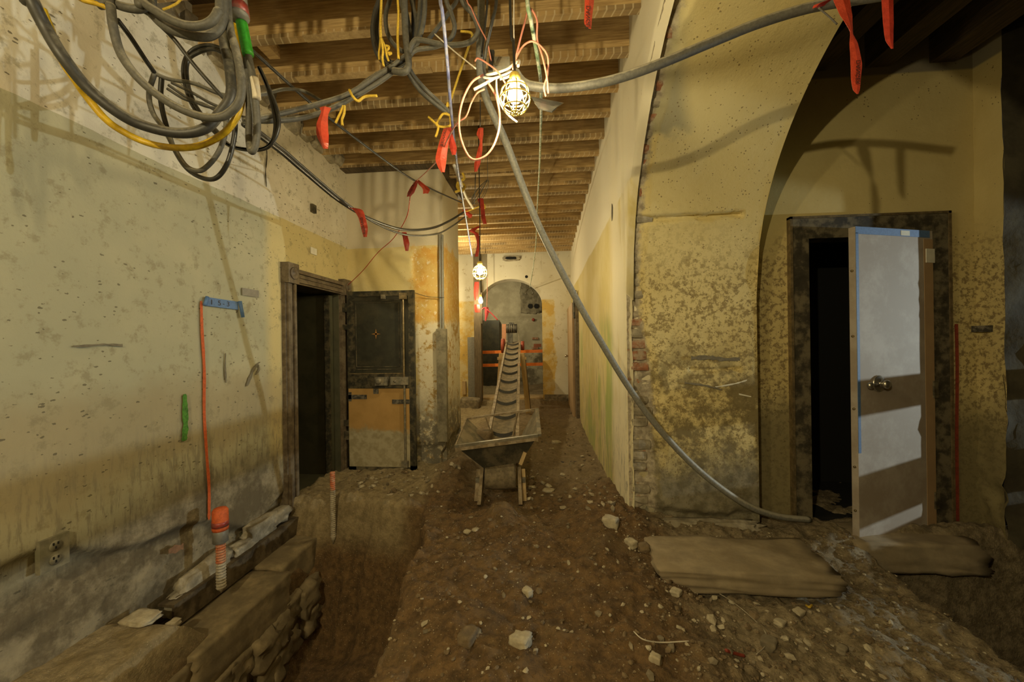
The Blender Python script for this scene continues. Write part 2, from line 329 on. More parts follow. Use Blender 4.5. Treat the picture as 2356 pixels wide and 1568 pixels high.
# ---- mesh builder
class MB:
    def __init__(s): s.v = []; s.f = []; s.sm = False
    def add(s, vs, fs):
        b = len(s.v); s.v += [tuple(map(float, p)) for p in vs]; s.f += [tuple(i + b for i in q) for q in fs]; return s
    def box(s, lo, hi): return s.hexa([(x, y, z) for z in (lo[2], hi[2]) for x, y in ((lo[0], lo[1]), (hi[0], lo[1]), (hi[0], hi[1]), (lo[0], hi[1]))])
    def hexa(s, p): return s.add(p, [(3, 2, 1, 0), (4, 5, 6, 7), (0, 1, 5, 4), (1, 2, 6, 5), (2, 3, 7, 6), (3, 0, 4, 7)])
    def obox(s, c, a, b, d):      # centre and three half-axis vectors
        c, a, b, d = map(np.asarray, (c, a, b, d))
        return s.hexa([c - a - b - d, c + a - b - d, c + a + b - d, c - a + b - d, c - a - b + d, c + a - b + d, c + a + b + d, c - a + b + d])
    def bar(s, p, q, w, h, up=(0, 0, 1)):
        p, q = np.asarray(p, float), np.asarray(q, float); a = q - p; L = np.linalg.norm(a); t = a / L
        r = np.cross(t, up); r /= np.linalg.norm(r); u = np.cross(r, t)
        return s.obox((p + q) / 2, a / 2, r * w / 2, u * h / 2)
    def grid(s, P):               # P: (n, m, 3)
        n, m = P.shape[:2]; b = len(s.v); s.v += [tuple(p) for p in P.reshape(-1, 3).tolist()]
        s.f += [(b + i * m + j, b + (i + 1) * m + j, b + (i + 1) * m + j + 1, b + i * m + j + 1) for i in range(n - 1) for j in range(m - 1)]; return s
    def tube(s, P, r, n=8, cap=True):
        P = np.asarray(P, float); k = len(P); R_ = np.broadcast_to(np.asarray(r, float), (k,))
        T = np.gradient(P, axis=0); T /= np.linalg.norm(T, axis=1)[:, None] + 1e-9
        u = np.cross(T[0], (0, 0, 1)); u = np.array([1., 0, 0]) if np.linalg.norm(u) < .1 else u; u /= np.linalg.norm(u)
        b = len(s.v); th = np.arange(n) * 2 * math.pi / n
        for i in range(k):
            u = u - T[i] * (u @ T[i]); u /= np.linalg.norm(u) + 1e-9; w_ = np.cross(T[i], u)
            for a in th: s.v.append(tuple(P[i] + R_[i] * (math.cos(a) * u + math.sin(a) * w_)))
        s.f += [(b + i * n + j, b + i * n + (j + 1) % n, b + (i + 1) * n + (j + 1) % n, b + (i + 1) * n + j) for i in range(k - 1) for j in range(n)]
        if cap: s.f += [tuple(b + j for j in reversed(range(n))), tuple(b + (k - 1) * n + j for j in range(n))]
        s.sm = True; return s
    def cyl(s, p, q, r, n=14, r2=None): s.tube([p, q], [r, r if r2 is None else r2], n); s.sm = False; return s
    def lathe(s, c, prof, n=16, axis=2):   # prof: (radius, height) along the axis
        b = len(s.v); c = np.asarray(c, float)
        for r, h in prof:
            for j in range(n):
                a = 2 * math.pi * j / n; p = [0, 0, 0]; p[(axis + 1) % 3] = r * math.cos(a); p[(axis + 2) % 3] = r * math.sin(a); p[axis] = h
                s.v.append(tuple(c + p))
        k = len(prof)
        s.f += [(b + i * n + j, b + i * n + (j + 1) % n, b + (i + 1) * n + (j + 1) % n, b + (i + 1) * n + j) for i in range(k - 1) for j in range(n)]
        s.f += [tuple(b + j for j in reversed(range(n))), tuple(b + (k - 1) * n + j for j in range(n))]; s.sm = True; return s
    def ribbon(s, P, Wd, th=.0012):        # P centres, Wd width vectors; a thin two-sided band
        P = np.asarray(P, float); Wd = np.asarray(Wd, float); T = np.gradient(P, axis=0)
        Nn = np.cross(T, Wd); Nn /= np.linalg.norm(Nn, axis=1)[:, None] + 1e-9; o = Nn * th / 2
        b = len(s.v); k = len(P)
        for i in range(k):
            for q in (P[i] - Wd[i] / 2 + o[i], P[i] + Wd[i] / 2 + o[i], P[i] + Wd[i] / 2 - o[i], P[i] - Wd[i] / 2 - o[i]): s.v.append(tuple(q))
        s.f += [(b + i * 4 + j, b + i * 4 + (j + 1) % 4, b + i * 4 + 4 + (j + 1) % 4, b + i * 4 + 4 + j) for i in range(k - 1) for j in range(4)]
        s.f += [(b, b + 1, b + 2, b + 3), tuple(b + (k - 1) * 4 + j for j in (3, 2, 1, 0))]; return s
    def rock(s, c, size, seed, rough=.25, n=5, ax=None, rd=.22):   # box-like stone with broken faces
        L = np.linspace(-1, 1, n + 1); c = np.asarray(c, float); pts = {}; b = len(s.v); fs = []
        def idx(q):
            k = tuple(np.round(q, 4))
            if k not in pts: pts[k] = b + len(pts)
            return pts[k]
        for a in range(3):
            for sg in (-1, 1):
                for i in range(n):
                    for j in range(n):
                        cs = []
                        for di, dj in ((0, 0), (1, 0), (1, 1), (0, 1)):
                            q = [0, 0, 0]; q[a] = sg; q[(a + 1) % 3] = L[i + di]; q[(a + 2) % 3] = L[j + dj]; cs.append(idx(q))
                        fs.append(tuple(cs if sg > 0 else cs[::-1]))
        Q = np.array(list(pts.keys()))
        nr = np.linalg.norm(Q, axis=1)[:, None]; Qs = Q * (1 - rd * (nr - 1))
        fq = 1.1 if n < 9 else 2.6
        d = 1 + rough * (fbm(Q[:, 0] * fq + seed * 3.7 + Q[:, 2] * 1.7, Q[:, 1] * fq + Q[:, 2] * 2.3 + seed, seed, 4) * 2)
        P = Qs * d[:, None] * (np.asarray(size) / 2)
        if ax is not None: P = P @ np.asarray(ax)
        s.v += [tuple(p) for p in (P + c).tolist()]; s.f += fs; return s
    def build(s, name, mat, parent=None, smooth=None, world0=False):
        me = bpy.data.meshes.new(name); V = np.array(s.v)
        o = bpy.data.objects.new(name, me); COL.objects.link(o)
        if parent is not None: org = WLOC[parent.name]; o.parent = parent
        elif world0: org = np.zeros(3)
        else: org = np.array([(V[:, 0].min() + V[:, 0].max()) / 2, (V[:, 1].min() + V[:, 1].max()) / 2, V[:, 2].min()]); o.location = org
        WLOC[o.name] = org
        me.from_pydata((V - org).tolist(), [], s.f); me.update()
        if smooth if smooth is not None else s.sm: me.polygons.foreach_set('use_smooth', [True] * len(me.polygons))
        me.materials.append(mat); return o
WLOC = {}
def tag(o, label, cat, group=None, kind=None):
    o['label'] = label; o['category'] = cat
    if group: o['group'] = group
    if kind: o['kind'] = kind
    return o
def thing(name, label, cat, loc=(0, 0, 0), group=None):
    o = bpy.data.objects.new(name, None); COL.objects.link(o); o.location = loc; o.empty_display_size = .1
    WLOC[o.name] = np.array(loc, float); return tag(o, label, cat, group)
def struct(o): o['kind'] = 'structure'; return o
def spline(P, per=8):
    P = np.asarray(P, float)
    if len(P) < 3: return P
    E = np.vstack([2 * P[0] - P[1], P, 2 * P[-1] - P[-2]]); out = []
    for i in range(1, len(E) - 2):
        p0, p1, p2, p3 = E[i - 1:i + 3]
        for t in np.arange(per) / per:
            out.append(.5 * ((2 * p1) + (p2 - p0) * t + (2 * p0 - 5 * p1 + 4 * p2 - p3) * t * t + (3 * p1 - p0 - 3 * p2 + p3) * t ** 3))
    out.append(P[-1]); return np.array(out)
def W(pts): return np.array([at(p[0], p[1], Y=p[2]) for p in pts])
CEIL = 3.33
def cable_pts(pts, up0=False, up1=False, per=8):
    P = W(pts)
    def rise(p): return [np.array([p[0] * .99, p[1], p[2] + (3.61 - p[2]) * q]) for q in (.5, 1)] if p[2] < CEIL - .1 else []
    if up0: P = np.vstack([r_ for r_ in [np.array(rise(P[0])[::-1]).reshape(-1, 3), P]])
    if up1: P = np.vstack([P, np.array(rise(P[-1])).reshape(-1, 3)])
    return spline(P, per)
def cable(name, label, pts, r, mat, cat='cable', group=None, up0=False, up1=False, per=8, parent=None, n=9):
    o = MB().tube(cable_pts(pts, up0, up1, per), r, n).build(name, M[mat], parent)
    return o if parent is not None else tag(o, label, cat, group)

# ================================================================== STRUCTURE
XL, XR, YP, YD, YF, YRET = -2.30, 0.60, 2.96, 3.12, 9.10, 4.40
XR2, XPL, XS = 1.52, -1.16, 3.12
AC, AZ, AR = 1.53, 1.64, 1.43          # arch in the right corridor wall: centre Y, spring height, radius
def arch_z(y): return AZ + np.sqrt(np.maximum(AR ** 2 - (y - AC) ** 2, 0))

# ---- floor: excavated ground, trench on the left, pit on the right
def ground(x, y):
    n1 = fbm(x * 1.4, y * 1.4, 3, 4); n2 = fbm(x * 6, y * 6, 9, 4); n3 = fbm(x * 22, y * 22, 15, 3)
    z = .10 * n1 + .085 * n2 + .045 * n3
    z = z + .06 * sstep(.9, .2, x) * sstep(-.9, -.4, x) * sstep(3.2, 2.0, y)
    z = z - .11 * sstep(.55, .95, x) * sstep(2.9, 2.6, y)
    z = z - .05 * sstep(3.0, 3.3, y) * sstep(-.9, -.5, x) - .015 * np.maximum(y - 4.5, 0)
    z = z + .17 * np.exp(-(((x + .95) / .28) ** 2 + ((y - 3.95) / .3) ** 2)) + .12 * np.exp(-(((x - .5) / .3) ** 2 + ((y - 3.3) / .45) ** 2))
    z = z + .10 * np.exp(-(((x + .38) / .16) ** 2 + ((y - 3.0) / .14) ** 2)) + .16 * np.exp(-(((x + .75) / .2) ** 2 + ((y - 4.7) / .4) ** 2))
    z = z - .05 * sstep(-1.0, -1.3, x) * sstep(3.3, 3.6, y)
    # trench
    xr = np.interp(y, [.3, 1.5, 1.72, 1.95, 2.2, 2.6, 3.0, 3.36, 3.6], [-.70, -.69, -.67, -.72, -.79, -.80, -.93, -1.05, -1.1]) + .10 * fbm(y * 3, x * .5, 21, 4)
    ye = 3.36 + .16 * fbm(x * 3, y * .5, 27, 4) - .10 * sstep(-1.6, -1.2, x)
    d = np.minimum(xr - x, (ye - y) * .5)
    t = sstep(0, .23, d + .07 * n2)
    t2 = sstep(.02, .1, d)
    dep = -1.0 + .12 * n1 - .12 * sstep(-1.3, -1.7, x)
    z = z + t * t2 * (dep - z)
    z = z + t * (1 - t) * (.55 * n2 + .25 * n3)
    # ledge by the left wall, under the footing stones, heaped with earth near the camera
    lw = sstep(-1.88, -1.97, x)
    z = z * (1 - lw * t) + lw * t * (-.42 + .30 * sstep(2.25, 1.85, y) + .06 * n2)
    # pit on the right
    ed = np.minimum(x - (2.10 - .25 * sstep(1.9, 1.3, y) + .10 * fbm(y * 2.5, x, 33, 4)), 2.96 - y + .05 * n2)
    p = sstep(0, .16, ed)
    z = z + p * (-1.15 + .1 * n1 - z)
    z = np.where(y > 9.0, .06 * n2 - .02, z)
    return z
def ground_at(x, y): return float(ground(np.array([x]), np.array([y]))[0])
fl = MB()
for (xa, xb, nx, ya, yb, ny) in ((-2.36, 3.3, 405, .3, 4.6, 330), (-3.4, 3.3, 135, 4.6, 12.6, 170), (-3.4, 9.2, 60, -3.2, .3, 20), (3.3, 9.2, 60, .3, 4.6, 50)):
    gx, gy = np.meshgrid(np.linspace(xa, xb, nx), np.linspace(ya, yb, ny), indexing='ij')
    fl.grid(np.stack([gx, gy, ground(gx, gy)], -1))
struct(fl.build('floor', M['dirt'], None, True, True))

# ---- left wall with the vault doorway
DY0, DY1, DZ = 3.38, 4.20, 1.93
def wall_sheet(mb, ys, zs, f, axis='x'):
    gy, gz = np.meshgrid(ys, zs, indexing='ij'); d = f(gy, gz)
    P = np.stack([d, gy, gz], -1) if axis == 'x' else np.stack([gy, d, gz], -1)
    mb.grid(P); return mb
def left_x(y, z):
    lowz = .10 + .22 * fbm(y * 1.3, y * 0 + 2, 5, 4) + .34 * np.exp(-((y - 1.5) / .5) ** 2) - .12 * np.exp(-((y - 2.9) / .25) ** 2)
    rec = sstep(lowz + .02, lowz - .03, z) * sstep(3.28, 3.2, y)
    return XL + .010 * fbm(y * 2, z * 2, 1, 4) - rec * (.05 + .05 * fbm(y * 5, z * 7, 8, 4))
wl = MB()
wall_sheet(wl, np.linspace(-3.2, 1.2, 30), np.linspace(-.9, 3.6, 60), left_x)
wall_sheet(wl, np.linspace(1.2, DY0, 130), np.linspace(-.9, 3.6, 240), left_x)
wall_sheet(wl, np.linspace(DY0, DY1, 12), np.linspace(DZ, 3.6, 30), left_x)
wall_sheet(wl, np.linspace(DY1, YRET + .02, 6), np.linspace(-.5, 3.6, 60), left_x)
wl.box((-2.62, -3.2, -.9), (-2.44, DY0, 3.6)).box((-2.62, DY1, -.9), (-2.44, YRET + .3, 3.6)).box((-2.62, DY0, DZ), (-2.42, DY1, 3.6))
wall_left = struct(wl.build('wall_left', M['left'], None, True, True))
# wall of the vault room behind the doorway
vr = MB().box((-4.0, 2.9, -.4), (-3.9, 4.6, 2.6)).box((-4.0, 2.8, -.4), (-2.6, 2.9, 2.6)).box((-4.0, 4.6, -.4), (-2.6, 4.7, 2.6)).box((-4.0, 2.8, 2.5), (-2.6, 4.7, 2.6)).box((-4.0, 2.8, -.4), (-2.3, 4.7, -.09))
struct(vr.build('wall_vault', M['vault'], None, False, True))

# ---- left return wall and pier
def ret_y(x, z):
    rec = sstep(.22, .12, z + .25 * fbm(x * 5, z * 1.5, 4, 4)) * .05
    pl = sstep(-1.52, -1.45, x + .2 * fbm(x * 4, z * 4, 6, 4)) * sstep(2.5, 2.4, z) * .012
    return YRET + .012 * fbm(x * 2.5, z * 2.5, 2, 4) + rec + pl + .03 * rec * fbm(x * 12, z * 12, 7, 3) * 8
wr = MB()
wall_sheet(wr, np.linspace(XL, XPL, 70), np.linspace(-.4, 3.6, 220), ret_y, 'y')
def pier_x(y, z): return XPL + .015 * fbm(y * 3, z * 3, 12, 4) - .05 * sstep(.2, .1, z + .2 * fbm(y * 5, z, 3, 3)) - .02 * sstep(YRET + .02, YRET, y)
wall_sheet(wr, np.linspace(YRET, 5.22, 36), np.linspace(-.4, 3.6, 160), pier_x)
wr.add([(XL, 5.22, -.4), (XPL, 5.22, -.4), (XPL, 5.22, 3.6), (XL, 5.22, 3.6)], [(0, 1, 2, 3)])
struct(wr.build('wall_return', M['ret'], None, True, True))

# ---- right corridor wall, its arch and pier
wc = MB()
def corr_x(y, z): return XR + .012 * fbm(y * 2, z * 2, 31, 4)
edge_w = lambda s_: .05 * fbm(s_ * 4, s_ * 0 + 1, 41, 5) * 2
wall_sheet(wc, np.linspace(YP + .02, YF, 150), np.linspace(-.5, 3.6, 120), lambda y, z: corr_x(y, z) + .05 * sstep(YP + .10, YP, y + .05 * fbm(z * 7, y * 0, 44, 4)))
ys = np.linspace(.10, YP + .02, 90); ts = np.linspace(0, 1, 40)
gy, gt = np.meshgrid(ys, ts, indexing='ij'); za = arch_z(np.clip(gy, .1, YP)) + .035 * fbm(gy * 5, gy * 0, 43, 4)
za = np.where(gy > YP - .02, AZ, za); gz = za + (3.6 - za) * gt
wc.grid(np.stack([corr_x(gy, gz) + .05 * sstep(.06, 0, gz - za), gy, gz], -1))
wc.box((XR, -3.2, -.6), (XR2, .10, 3.6))
wc.box((XR + .06, .1, 3.12), (XR2, YP, 3.6)).box((XR + .07, YP + .05, -.5), (XR + .4, YF + .2, 3.6))
wall_right = struct(wc.build('wall_right', M['corr'], None, True, True))
# pier face running up into the arch soffit
s_low = np.linspace(-.35, AZ, 190)
prof = [(YP, z) for z in s_low] + [(AC + AR * math.cos(a), AZ + AR * math.sin(a)) for a in np.linspace(0, math.pi, 300)[1:]] + [(.10, AZ - q) for q in np.linspace(.05, 1.9, 12)]
prof = np.array(prof); nrm = np.gradient(prof, axis=0); nrm = np.stack([-nrm[:, 1], nrm[:, 0]], 1); nrm /= np.linalg.norm(nrm, axis=1)[:, None] + 1e-9
arc = np.concatenate([[0], np.cumsum(np.linalg.norm(np.diff(prof, axis=0), axis=1))])
xs = np.concatenate([np.linspace(XR + .01, XR + .24, 22), np.linspace(XR + .255, XR2 - .03, 56), [XR2 - .012, XR2 - .003, XR2]])
ga, gx = np.meshgrid(arc, xs, indexing='ij')
chip = sstep(.03, -.05, gx - XR - .12 - .10 * sstep(1.9, 1.2, ga) + .16 * fbm(ga * 4.5, gx * 4, 51, 4))
depth = chip * (.035 + .07 * np.abs(fbm(gx * 9, ga * 13, 55, 4)))
zz_ = np.broadcast_to(prof[:, 1][:, None], ga.shape)
depth = depth + .05 * sstep(.022, .008, np.abs(zz_ - 2.2 - .02 * fbm(gx * 9, gx * 0, 57, 4))) * (gx < 1.38) * (np.broadcast_to(prof[:, 0][:, None], ga.shape) > 2)
depth = depth + .02 * sstep(.02, .005, np.abs(zz_ - 1.12 - .03 * fbm(gx * 6, gx * 0, 58, 3))) * (gx > 1.05) * (gx < 1.4)
depth = depth + sstep(.12, .05, zz_ + .1 * fbm(gx * 5, ga, 59, 4)) * .04 + .010 * fbm(gx * 2, ga * 2, 53, 4) 
depth = depth * sstep(0, .04, XR2 - gx)
py_ = prof[:, 0][:, None] - nrm[:, 0][:, None] * depth * -1; pz_ = prof[:, 1][:, None] - nrm[:, 1][:, None] * depth * -1
# push into the masonry (away from the opening centre)
py_ = prof[:, 0][:, None] + np.where(zz_ <= AZ, np.where(prof[:, 0][:, None] > 1.5, 1, -1), (prof[:, 0][:, None] - AC) / AR) * depth
pz_ = prof[:, 1][:, None] + np.where(zz_ <= AZ, 0, (prof[:, 1][:, None] - AZ) / AR) * depth
pm = MB().grid(np.stack([gx, py_ + 0 * gx, pz_ + 0 * gx], -1))
pr = np.array([(YP, z) for z in (-.35, AZ)] + [(AC + AR * math.cos(a), AZ + AR * math.sin(a)) for a in np.linspace(0, math.pi, 60)[1:]])
pm.add([(XR2, YP, -.4), (XR2, YD + .05, -.4), (XR2, YD + .05, 3.6), (XR2, YP, 3.6)], [(0, 1, 2, 3)])
tp = np.array([[(XR2, y, arch_z(np.array(y)) + (3.6 - arch_z(np.array(y))) * t) for t in (0, 1)] for y in np.linspace(.11, YP, 60)], float); pm.grid(tp)
struct(pm.build('wall_pier', M['pier'], None, True, True))
wall_pier = bpy.data.objects['wall_pier']
# exposed bricks and stones along the broken arris
k_ = 0
for a in list(np.arange(.15, AZ, .083)):
    if rng.random() < .22: continue
    hw = rng.uniform(.05, .085); st = a < 1.0 and rng.random() < .8
    o = MB().rock((XR + .035 + hw, YP + .065, a), (hw * 2, .09, rng.uniform(.055, .075)), k_ + 60, .18, 3).build('brick', M['mortar' if st or rng.random() < .45 else 'brick'], wall_pier); k_ += 1
for a in np.arange(.03, 1.25, .062):
    if rng.random() < .25: continue
    r_ = AR + .066; c_ = (XR + .12, AC + r_ * math.cos(a), AZ + r_ * math.sin(a)); ax = np.array([(1, 0, 0), (0, math.cos(a), math.sin(a)), (0, -math.sin(a), math.cos(a))])
    MB().rock(c_, (rng.uniform(.10, .16), .085, .06), k_ + 60, .18, 3, ax).build('brick', M['brick' if rng.random() < .45 else 'mortar'], wall_pier); k_ += 1

# ---- right bay: door wall with opening, stub pier, ceiling joists
RX0, RX1, RZ = 1.93, 2.80, 2.10
dw = MB()
fd = lambda x, z: YD + .010 * fbm(x * 2, z * 2, 61, 4)
for (xa, xb, za_, zb) in ((XR2 - .2, RX0, -.9, 3.7), (RX0, RX1, RZ, 3.7), (RX1, XS + .05, -.9, 3.7), (RX0, RX1, -.9, -.06)):
    wall_sheet(dw, np.linspace(xa, xb, 22), np.linspace(za_, zb, 60), fd, 'y')
dw.box((XR2 - .2, YD + .14, -.9), (RX0, YD + .2, 3.7)).box((RX1, YD + .14, -.9), (XS + .1, YD + .2, 3.7)).box((RX0, YD + .14, RZ), (RX1, YD + .2, 3.7))
struct(dw.build('wall_door', M['doorwall'], None, True, True))
sb = MB()
fs = lambda y, z: XS + .03 * fbm(y * 5, z * 4, 71, 4) + .10 * sstep(1.0, .3, z + .3 * fbm(y * 4, z * 3, 72, 4)) * fbm(y * 9, z * 9, 73, 4)
wall_sheet(sb, np.linspace(2.94, YD + .05, 16), np.linspace(-1, 3.7, 90), fs)
struct(sb.build('wall_stub', M['doorwall'], None, True, True)); sb = MB()
wall_sheet(sb, np.linspace(XS, 9.2, 90), np.linspace(-1, 3.7, 90), lambda x, z: 2.94 + .03 * fbm(x * 5, z * 4, 74, 4) + .06 * sstep(2.2, 1.9, z) * fbm(x * 8, z * 8, 75, 4), 'y')
struct(sb.build('wall_bay_far', M['darkstone'], None, True, True))  # rough stone in a dark base colour
struct(MB().box((9.2, -3.2, -1), (9.3, 3.4, 3.7)).build('wall_bay_right', M['doorwall'], None, False, True))
struct(MB().box((-2.6, -3.3, -1), (9.3, -3.2, 3.7)).build('wall_behind', M['left'], None, False, True))
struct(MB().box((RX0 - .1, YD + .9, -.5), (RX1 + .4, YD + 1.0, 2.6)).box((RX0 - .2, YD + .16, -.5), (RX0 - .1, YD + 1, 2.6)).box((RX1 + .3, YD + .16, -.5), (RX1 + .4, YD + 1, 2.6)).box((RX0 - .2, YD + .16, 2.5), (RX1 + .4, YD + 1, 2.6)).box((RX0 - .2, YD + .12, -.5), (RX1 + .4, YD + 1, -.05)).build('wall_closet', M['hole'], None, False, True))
ceil2 = struct(MB().box((XR2 - .3, -3.2, 3.62), (9.3, YD + .3, 3.68)).build('ceiling_bay', M['deck'], None, False, True))
for x in np.arange(1.95, 6.2, .44):
    MB().box((x, -3.2, 3.34 + rng.uniform(-.01, .01)), (x + .17, YD + .15, 3.63)).build('joist', M['joist_dark'], ceil2)

# ---- corridor ceiling: joists with lath scars
ceil = struct(MB().box((-3.4, -3.2, 3.60), (XR + .3, YF + .2, 3.66)).build('ceiling', M['deck'], None, False, True))
yj = 2.02 - .37 * 14
for i in range(34):
    y = yj + .37 * i + rng.uniform(-.015, .015); zb = CEIL + rng.uniform(-.012, .012)
    if y > YF - .08: break
    xa = -2.42 if y < 4.3 else (XPL - .1 if y < 5.25 else -3.4)
    if 4.3 <= y < 4.42: xa = -1.3
    j = MB().box((xa, y, zb), (XR + .08, y + .055, 3.605)).build('joist', M['joist'], ceil)
    if rng.random() < .3:
        x0 = rng.uniform(-2.1, -1.0); MB().box((x0, y - .012, zb - .008), (x0 + rng.uniform(.4, 1.3), y + .05, zb)).build('lath_strip', M['ply'], j)
for y in (2.35, 3.1):
    MB().box((-1.95, y + .06, 3.40), (-1.87, y + .31, 3.48)).build('bridging_block', M['joist'], ceil)
MB().hexa([(XPL - .06, 4.40, 3.30), (XPL + .04, 4.40, 3.30), (XPL + .04, 5.30, 3.30), (XPL - .06, 5.30, 3.30), (XPL - .06, 4.40, 3.45), (XPL + .04, 4.40, 3.45), (XPL + .04, 5.30, 3.45), (XPL - .06, 5.30, 3.45)]).build('trimmer_beam', M['joist_dark'], ceil)
MB().box((XL, 4.26, 3.33), (XPL, 4.39, 3.43)).build('wall_plate', M['joist_dark'], ceil)
# rough masonry between the joist ends on top of the left wall
pk = MB()
for i in range(16):
    pk.rock((XL - .06, 1.2 + i * .2, 3.42 + rng.uniform(-.02, .02)), (.22, .2, .2), i + 200, .35, 4)
pk.build('rubble_course', M['mortar'], wall_left)

# ---- far wall with arch, room beyond
ax0, ax1, asz, atop = -1.54, -.07, 2.20, 2.80
fw = MB(); acx, arx = (ax0 + ax1) / 2, (ax1 - ax0) / 2
def archf(x): return asz + (atop - asz) * np.sqrt(np.maximum(1 - ((x - acx) / arx) ** 2, 0))
ffar = lambda x, z: YF + .012 * fbm(x * 2, z * 2, 81, 4)
wall_sheet(fw, np.linspace(-3.4, ax0, 30), np.linspace(-.5, 3.7, 80), ffar, 'y'); wall_sheet(fw, np.linspace(ax1, XR + .2, 30), np.linspace(-.5, 3.7, 80), ffar, 'y')
xa_ = acx - arx * np.cos(np.linspace(0, math.pi, 50))
P = np.array([[(x, YF, archf(x) + (3.7 - archf(x)) * t) for t in np.linspace(0, 1, 20)] for x in xa_], float); fw.grid(P)
fw.grid(np.array([[(x, YF + d, archf(x)) for d in (0, .2, .4)] for x in xa_], float))
fw.grid(np.array([[(ax0, YF + d, z) for d in (0, .4)] for z in (-.3, asz)], float)); fw.grid(np.array([[(ax1, YF + d, z) for d in (0, .4)] for z in (-.3, asz)], float))
wall_far = struct(fw.build('wall_far', M['far'], None, True, True))
br = MB()
wall_sheet(br, np.linspace(-4, 2, 80), np.linspace(-.4, 3.7, 60), lambda x, z: 12.3 + .02 * fbm(x * 3, z * 3, 91, 4) + .05 * (np.abs(z - 2.02) < .03), 'y')
br.box((-4.1, YF + .4, -.5), (-4, 12.4, 3.7)).box((1.6, YF + .4, -.5), (1.7, 12.4, 3.7))
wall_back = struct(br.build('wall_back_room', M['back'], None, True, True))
cb = struct(MB().box((-4, YF + .3, 3.62), (1.7, 12.4, 3.7)).build('ceiling_back_room', M['deck'], None, False, True))
for x in np.arange(-3.2, 1.4, .42): MB().box((x, YF + .4, 3.3), (x + .07, 12.4, 3.62)).build('joist', M['joist_dark'], cb)
struct(MB().box((-3.4, 4.9, -.5), (-3.3, YF + .1, 3.7)).build('wall_bay_left', M['far'], None, False, True))
MB().box((XR - .64, YF - .05, -.35), (XR, YF + .02, .10)).build('footing_course', M['rubble'], wall_far)
for i in range(6): MB().rock((XR - .6 + .11 * i + rng.uniform(-.02, .02), YF - .06, -.05 + rng.uniform(-.1, .08)), (.13, .09, .12), 300 + i, .3, 4).build('footing_stone', M['rubble'], wall_far)
MB().box((ax0 - .3, YF + .05, -.3), (ax1 + .2, YF + .6, .02)).build('threshold_beam', M['ply'], wall_far)
MB().rock((-.75, YF - .02, 3.27), (.42, .08, .12), 320, .35, 5).build('broken_plaster_hole', M['mortar'], wall_far)
MB().rock((-.78, YF - .03, 3.27), (.26, .08, .07), 321, .3, 5).build('plaster_cavity', M['hole'], wall_far)
MB().cyl((-.42, YF - .004, 2.84), (-.42, YF + .01, 2.84), .035).build('round_hole', M['hole'], wall_far)

# ================================================================== FOOTING, CHANNEL, TUBES
def footing(y0, y1, zt, x1, dz, seed):
    b = MB().rock(((-2.30 + x1) / 2, (y0 + y1) / 2, zt - dz / 2), ((x1 + 2.30) * 1.03, (y1 - y0) * 1.04, dz * 1.05), seed, .09, 12, None, .05)
    return b.build('footing_stone', M['stone'], wall_left, True)
footing(1.95, 2.72, -.33, -1.90, .26, 400); footing(2.74, 3.33, -.31, -1.97, .30, 401); footing(1.4, 1.95, -.36, -1.92, .25, 402)
for i in range(22):
    y = 1.45 + (i % 11) * .165 + rng.uniform(-.03, .03); row = i // 11
    MB().rock((-2.02 + rng.uniform(-.03, .05) - row * .0, y, -.66 - row * .2), (.26, .2, .22), 420 + i, .4, 6).build('footing_stone', M['stone'], wall_left, True)
# broken white plaster lumps at the wall base
for i, (px, py, s) in enumerate(((600, 1215, .2), (560, 1262, .17), (470, 1325, .24), (430, 1370, .17), (640, 1185, .14))):
    p = at(px, py, X=-2.26); MB().rock(p, (.10, s * 1.5, s * .75), 450 + i, .35, 6).build('broken_plaster', M['mortar'], wall_left, True)
ch = thing('steel_channel', 'long rusty steel channel lying along the base of the left wall', 'steel beam', (-2.2, 2.9, -.30))
c0, c1 = 2.10, 3.62
MB().box((-2.19, c0, -.30), (-2.175, c1, -.16)).build('web', M['steel'], ch)
MB().box((-2.28, c0, -.175), (-2.19, c1, -.16)).build('top_flange', M['steel'], ch)
MB().box((-2.28, c0, -.30), (-2.19, c1, -.285)).build('bottom_flange', M['steel'], ch)
def ribbed(name, label, px, py0, py1, Y, r, ntop, capc=False):
    p0 = at(px, py1, Y=Y); p1 = at(px, py0, Y=Y); h = p1[2] - p0[2]; n = int(h / .016)
    t = thing(name, label, 'tube', tuple(p0))
    pr_ = lambda a, b: [(r * (1.0 if k % 2 else .82), p0[2] * 0 + h * a + (h * (b - a)) * k / (2 * m_)) for m_ in [max(2, int(n * (b - a)))] for k in range(2 * m_ + 1)]
    MB().lathe(p0, pr_(0, ntop), 14).build('ribbed_shaft', M['pvc'], t, False)
    MB().lathe(p0, pr_(ntop, 1), 14).build('painted_top', M['pvc_orange'], t, False)
    if not capc: MB().lathe(p0, [(.001, -.06), (r * .9, 0), (r * .9, .005)], 12).build('pointed_tip', M['pvc'], t)
    if capc:
        MB().lathe(p0, [(.002, -.03), (r * .95, .02), (r * .95, .03)], 12).build('pointed_tip', M['pvc'], t)
        MB().lathe(p0, [(r * 1.15, h * .98), (r * 1.5, h * 1.0), (r * 1.5, h + .08), (r * 1.2, h + .085)], 14).build('grey_tape_wrap', M['greytape'], t)
        cp = MB().lathe(p0, [(r * 1.52, h + .075), (r * 1.6, h + .09), (r * 1.55, h + .20), (r * 1.2, h + .215), (.002, h + .215)], 14).build('orange_cap', M['orangepaint'], t)
        MB().lathe(p0, [(r * 1.62, h + .10), (r * 1.64, h + .12), (r * 1.62, h + .135)], 14).build('red_tape_band', M['redtape'], cp)
    return t
ribbed('ribbed_tube', 'thick ribbed grey tube with taped orange cap standing by the steel channel', 509, 1245, 1352, 2.35, .029, .55, True)
